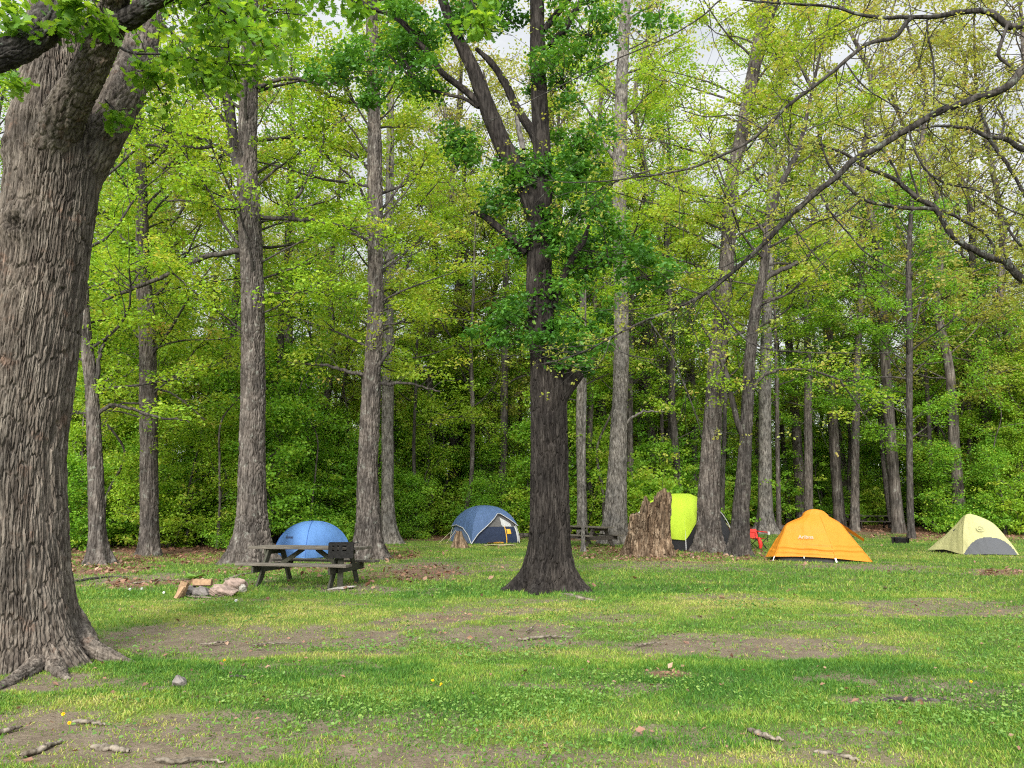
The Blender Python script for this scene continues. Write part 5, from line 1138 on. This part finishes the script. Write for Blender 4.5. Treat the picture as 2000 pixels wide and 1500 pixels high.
def lofted(mb, rings, apex, na, nr, matfn=None, corner=.55):
    """fabric stretched over rings of control points, then to an apex"""
    R = np.array(rings, float); k = R.shape[1]; A = []
    for ring in R:
        u = np.linspace(0, k, na * k, endpoint=False); i = np.floor(u).astype(int); f = (u - i)[:, None]
        a, b, c_, d = ring[(i - 1) % k], ring[i % k], ring[(i + 1) % k], ring[(i + 2) % k]
        cr = .5 * (2 * b + (c_ - a) * f + (2 * a - 5 * b + 4 * c_ - d) * f ** 2 + (3 * b - a - 3 * c_ + d) * f ** 3); A.append(corner * (b + (c_ - b) * f) + (1 - corner) * cr)
    A = np.array(A); A = np.concatenate([A, np.broadcast_to(np.array(apex, float), (1, A.shape[1], 3))]); m = A.shape[1]
    out = np.stack([smooth_path(A[:, j], nr) for j in range(m)], 1)
    cx = out.mean((0, 1)); rd = out - cx; rd[..., 2] = 0; rd = unit(rd); jj, ii = np.meshgrid(np.arange(m) / na, np.linspace(0, 1, nr)); amp = np.sin(np.pi * np.clip(ii, 0, 1)) ** .5
    out = out + rd * (amp * (.05 * (fbm(jj * 2.2 + 5, ii * 5 + 5, 71, 3) - .5) + .012 * np.sin(jj * 14 + ii * 9) * np.exp(-ii * 4)))[..., None]
    F = gridf(nr, m, True)
    if matfn is None: mb.add(out.reshape(-1, 3), [F]); return out
    cen = out.reshape(-1, 3)[F].mean(1); col = np.tile(np.arange(m), nr - 1); q = matfn(cen, col / na)
    base = mb.n; mb.add(out.reshape(-1, 3), [F[~q]], 0); mb.F.append((F[q] + base, 1, True)); return out

def orange_tent():
    p = P(1598, 1093, 23.6); root = tag(empty('dome_tent', (p[0], 23.6, float(hz(p[0], 23.6))), -math.atan2(p[0], 23.6)), 'bright orange tent with white lettering on its front panel', 'tent')
    sc = 23.6 / 23.0 * .97; S = lambda L: [tuple(np.array(q) * sc) for q in L]
    r0 = S([(-1.5, -.35, .08), (-1.2, -.95, .13), (-.38, -1.02, .15), (.46, -1.08, .12), (1.46, -.45, .0), (1.05, .9, .3), (0, 1.2, .2), (-1.25, 1.0, .2)])
    r1 = S([(-1.22, -.22, .52), (-1.05, -.74, .50), (-.36, -.86, .53), (.38, -.88, .50), (1.06, -.34, .55), (.80, .7, .66), (0, .95, .6), (-1.02, .75, .6)])
    r15 = S([(-1.04, -.16, .78), (-.93, -.60, .76), (-.34, -.68, .80), (.29, -.70, .77), (.88, -.28, .80), (.80, .6, .85), (0, .8, .85), (-.88, .6, .82)])
    r2 = S([(-.84, -.1, 1.08), (-.80, -.44, 1.05), (-.32, -.5, 1.10), (.20, -.5, 1.08), (.66, -.2, 1.10), (.60, .45, 1.06), (0, .6, 1.1), (-.72, .45, 1.06)])
    r3 = S([(-.42, 0, 1.27), (-.38, -.16, 1.27), (-.16, -.22, 1.35), (.12, -.22, 1.35), (.40, 0, 1.27), (.35, .2, 1.28), (0, .25, 1.36), (-.36, .2, 1.27)])
    r4 = S([(-.34, .02, 1.39), (-.3, -.12, 1.39), (-.13, -.16, 1.43), (.1, -.16, 1.43), (.31, .02, 1.38), (.27, .15, 1.39), (0, .18, 1.43), (-.29, .15, 1.39)]); r5 = S([(-.2, .02, 1.485), (-.18, -.06, 1.485), (-.09, -.09, 1.50), (.06, -.09, 1.50), (.18, .02, 1.475), (.15, .08, 1.48), (0, .1, 1.5), (-.17, .08, 1.485)])
    mb = MB(); V = lofted(mb, [r0, r1, r15, r2, r3, r4, r5], np.array((-.02, 0, 1.52)) * sc, 16, 60, None, .88)
    X = mb.V[0]; zz = X[:, 2] / sc; f = np.exp(-((zz - .33) / .14) ** 2); X[:, 1] += .030 * np.sin(zz * 46 + X[:, 0] * 2.0) * f * (X[:, 1] < 0); X[:, 2] += .012 * np.sin(X[:, 0] * 9 + zz * 8) * f
    mb.build('rainfly', M['orange'], root)
    mb = MB(); lofted(mb, [[tuple(np.array(q) * (.90, .90, 0) + (0, 0, -.02)) for q in r0], [tuple(np.array(q) * (.90, .90, .7)) for q in r1]], (0, 0, .6), 8, 14); mb.build('body', M['black_cloth'], root)
    for a, b in (((-1.2, -.95, .14), (-1.26, -1.02, -.02)), ((.46, -1.08, .13), (.50, -1.14, -.02)), ((-.38, -1.02, .15), (-.38, -1.04, .08))):
        mb = MB(); a = np.array(a) * sc; b = np.array(b) * sc; obox(mb, a, a + (b - a) * .8, .045 if b[0] > .2 else .02, .008, (0, 1, 0)); mb.build('strap', M['white_cloth'], root)
    for i in (1, 3, 4):
        mb = MB(); S_ = smooth_path(np.array([r0[i], r1[i], r15[i], r2[i], r3[i]]), 40); S_ = S_ * (1.004, 1.004, 1.003); tube(mb, S_, .009, 5); mb.build('seam', M['orange'], root)
    mb = MB(); v = np.array([(.72, .5, 1.08), (1.34, .6, .62), (1.34, .95, .52), (.66, .95, 1.0)]) * sc; mb.add(v, [np.array([(0, 1, 2, 3)])], 0, smooth=False); mb.build('rear_wing', M['orange'], root)
    text_mesh('Aribna', .155, M['print'], root, face_matrix(np.array((-.30, -.86, .66)) * sc, (1, 0, 0), (0, .42, 1)))
orange_tent()

def yellow_tent():
    D = 27.2; p = P(1898, 1080, D); root = tag(empty('dome_tent', (p[0], D, float(hz(p[0], D))), -math.atan2(p[0], D)), 'pale yellow tent with charcoal door flap and round emblem, far right', 'tent'); k = D / 26.7 * .94
    S = lambda L: [tuple(np.array(q) * k) for q in L]
    r0 = S([(-1.44, .35, .06), (-.85, -.25, .13), (-.27, -.92, 0), (.55, -.86, .03), (1.42, -.55, .02), (.9, 1.0, .1)])
    r1 = S([(-.86, .30, .58), (-.62, -.1, .58), (-.22, -.66, .6), (.45, -.66, .6), (1.12, -.38, .55), (.7, .7, .6)])
    r2 = S([(-.40, .22, 1.04), (-.32, 0, 1.05), (-.16, -.32, 1.06), (.25, -.34, 1.06), (.76, -.15, 1.06), (.42, .3, 1.05)])
    r3 = S([(-.14, .14, 1.32), (-.13, .04, 1.34), (-.08, -.06, 1.36), (.12, -.07, 1.36), (.36, 0, 1.31), (.22, .15, 1.32)])
    def door(c, col): x = c[:, 0] / k; z = c[:, 2] / k; a = (x - .05 - .42 * 0 + .27 - 0) ; mid = .56 + .0 * z; return (col >= 2) & (col < 4) & (z < .60 * (1 - np.abs((x - (.57 - .0 * z)) / .82) ** 2.6))
    mb = MB(); lofted(mb, [r0, r1, r2, r3], np.array((.05, .04, 1.42)) * k, 28, 64, door, .72)
    mb.build('rainfly', [M['cream'], M['charcoal']], root)
    mb = MB(); lofted(mb, [[tuple(np.array(q) * (.88, .88, 0) + (0, 0, -.02)) for q in r0], [tuple(np.array(q) * (.86, .86, .7)) for q in r1]], (0, 0, .6), 8, 14); mb.build('body', M['black_cloth'], root)
    mb = MB(); a = np.linspace(0, 2 * np.pi, 29)[:-1]; C = np.stack([.125 * np.cos(a), .125 * np.sin(a), 0 * a], 1); V = np.concatenate([C, C * .72]); mb.add(V, [gridf(2, 28, True)], 0, smooth=False)
    mb.add(np.array([(-.09, -.03, .0), (-.02, .05, .0), (.09, -.05, 0), (-.0, -.02, 0)]), [np.array([(0, 3, 2, 1)])], 0, smooth=False)
    e = mb.build('emblem', M['print_dim'], root); e.matrix_local = face_matrix(np.array((.34, -.545, .91)) * k, (1, .02, 0), (0, .62, .9))
    mb = MB(); q = np.array((-.52, -.22, .80)) * k; obox(mb, q + (0, -.06, 0), q + (.07, -.1, .06), .04, .02); mb.build('toggle', M['charcoal'], root)
    mb = MB(); S_ = smooth_path(np.array([r0[2], r1[2], r2[2], r3[2]]), 40); tube(mb, S_ * 1.003, .008, 5); mb.build('seam', M['cream'], root)
yellow_tent()

def camp_chair():
    g = G(1479, 1073); root = tag(empty('camp_chair', g, math.radians(20)), 'red folding camp chair between the slanting tree and the orange tent', 'chair'); w = .27
    for a, b in (((-w, -.25, 0), (w, -.25, .42)), ((w, -.25, 0), (-w, -.25, .42)), ((-w, .25, 0), (w, .25, .42)), ((w, .25, 0), (-w, .25, .42)), ((-w, -.25, 0), (-w, .25, .42)), ((w, -.25, 0), (w, .25, .42))):
        mb = MB(); tube(mb, np.array([a, (np.array(a) + b) / 2, b]), .014, 6); mb.build('leg', M['iron'], root)
    for s in (-1, 1):
        mb = MB(); tube(mb, np.array([(s * w, .25, .3), (s * (w + .02), .30, .6), (s * (w + .03), .36, .92)]), .013, 6); tube(mb, np.array([(s * w, -.27, .3), (s * w, -.27, .5), (s * w, -.27, .62)]), .013, 6); mb.build('frame_post', M['iron'], root)
        mb = MB(); obox(mb, (s * (w + .02), -.32, .63), (s * (w + .02), .30, .66), .11, .025); mb.build('armrest', M['red'], root)
    X, Y = np.meshgrid(np.linspace(-w, w, 12), np.linspace(-.26, .26, 10)); mb = MB(); mb.add(np.stack([X, Y, .42 - .06 * np.cos(X / w * 1.5) * np.cos(Y / .26 * 1.4)], -1).reshape(-1, 3), [gridf(10, 12)]); mb.build('seat', M['red'], root)
    X, Y = np.meshgrid(np.linspace(-w, w, 12), np.linspace(0, 1, 10)); mb = MB(); mb.add(np.stack([X, .26 + .10 * Y + .05 * np.cos(X / w * 1.5), .42 + .32 * Y], -1).reshape(-1, 3), [gridf(10, 12)]); mb.build('backrest', M['red'], root)
    mb = MB(); a = np.linspace(0, 6.283, 13)[:-1]; tube(mb, np.array([(w + .02, -.34, .66), (w + .02, -.34, .55)]), .05, 12); mb.build('cup_holder', M['pale_grey'], root)
    return g
cg = camp_chair()
mb = MB(); t = np.linspace(0, 1, 14); tube(mb, np.stack([.02 * np.sin(t * 5), 0 * t, .04 + .42 * t], 1), .075 * np.sin(np.pi * (.08 + .86 * t)) ** .5, 14, 0, True); o = mb.build('carry_bag', M['red']); o.location = cg + np.array((.0, -.36, 0)); tag(o, 'stuffed red carry bag standing in front of the camp chair', 'bag')

# ---------------------------------------------------------------- sky, sun, camera
SUN_EL, SUN_AZ = math.radians(28), math.radians(190)     # azimuth measured from +Y (view direction) clockwise: behind the camera, to the left
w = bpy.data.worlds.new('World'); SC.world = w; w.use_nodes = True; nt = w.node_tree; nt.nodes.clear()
sky = N(nt, 'ShaderNodeTexSky', sky_type='NISHITA'); sky.sun_disc = False; sky.sun_elevation = SUN_EL; sky.sun_rotation = SUN_AZ; sky.air_density = 1.0; sky.dust_density = 1.5
tc = N(nt, 'ShaderNodeTexCoord'); mp = N(nt, 'ShaderNodeMapping'); mp.inputs['Scale'].default_value = (1, 1, 2.2); mp.inputs['Location'].default_value = (.37, .1, .2); nt.links.new(tc.outputs['Generated'], mp.inputs['Vector'])
n_ = noise(nt, mp.outputs[0], 3.2, 7, .58); cr = ramp(nt, [(.30, (0, 0, 0)), (.37, (1, 1, 1))]); nt.links.new(n_, cr.inputs[0])
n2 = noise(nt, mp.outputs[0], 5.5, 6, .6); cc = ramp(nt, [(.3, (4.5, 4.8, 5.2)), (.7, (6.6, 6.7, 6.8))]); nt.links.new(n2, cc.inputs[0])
sx = N(nt, 'ShaderNodeSeparateXYZ'); nt.links.new(tc.outputs['Generated'], sx.inputs[0]); mr = N(nt, 'ShaderNodeMapRange', interpolation_type='SMOOTHSTEP'); mr.inputs[1].default_value = .58; mr.inputs[2].default_value = .95; mr.inputs[3].default_value = 1; mr.inputs[4].default_value = 3.2; nt.links.new(sx.outputs[2], mr.inputs[0]); cz = N(nt, 'ShaderNodeVectorMath', operation='SCALE'); nt.links.new(cc.outputs[0], cz.inputs[0]); dp = N(nt, 'ShaderNodeVectorMath', operation='DOT_PRODUCT'); nt.links.new(tc.outputs['Generated'], dp.inputs[0]); dp.inputs[1].default_value = (math.sin(SUN_AZ) * math.cos(SUN_EL), math.cos(SUN_AZ) * math.cos(SUN_EL), math.sin(SUN_EL)); m2 = N(nt, 'ShaderNodeMapRange', interpolation_type='SMOOTHSTEP'); m2.inputs[1].default_value = .25; m2.inputs[2].default_value = 1; m2.inputs[3].default_value = 0; m2.inputs[4].default_value = 2.6; nt.links.new(dp.outputs['Value'], m2.inputs[0]); nt.links.new(mathn(nt, 'ADD', mr.outputs[0], m2.outputs[0]), cz.inputs['Scale'])  # clouds brightened overhead and around the unseen sun, added to light the woods
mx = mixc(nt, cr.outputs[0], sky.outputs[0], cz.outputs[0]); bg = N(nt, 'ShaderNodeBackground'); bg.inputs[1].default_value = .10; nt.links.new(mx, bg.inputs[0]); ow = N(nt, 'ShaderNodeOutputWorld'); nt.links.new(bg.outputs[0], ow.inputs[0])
sl = bpy.data.lights.new('sun', 'SUN'); sl.energy = 3.9; sl.angle = math.radians(18); sl.color = (1, .95, .86); so = bpy.data.objects.new('sun', sl); COL.objects.link(so)
dv = Vector((math.sin(SUN_AZ) * math.cos(SUN_EL), math.cos(SUN_AZ) * math.cos(SUN_EL), math.sin(SUN_EL))); so.rotation_euler = dv.to_track_quat('Z', 'Y').to_euler(); so.location = dv * 60
cam = bpy.data.cameras.new('camera'); cam.sensor_width = 36; cam.lens = 27; cam.clip_end = 1500; cam.clip_start = .05; co = bpy.data.objects.new('camera', cam); COL.objects.link(co)
co.location = CAM; co.rotation_euler = (math.pi / 2 + PITCH, 0, 0); SC.camera = co
SC.view_settings.view_transform = 'Standard'; SC.view_settings.look = 'None'; SC.view_settings.exposure = 0.64; SC.view_settings.gamma = 1
cy = SC.cycles; cy.max_bounces = 8; cy.diffuse_bounces = 5; cy.glossy_bounces = 2; cy.transmission_bounces = 4; cy.transparent_max_bounces = 4; cy.use_denoising = False; cy.pixel_filter_type = 'BLACKMAN_HARRIS'; cy.filter_width = 1.15; cy.denoiser = 'OPENIMAGEDENOISE'; cy.caustics_reflective = False; cy.caustics_refractive = False
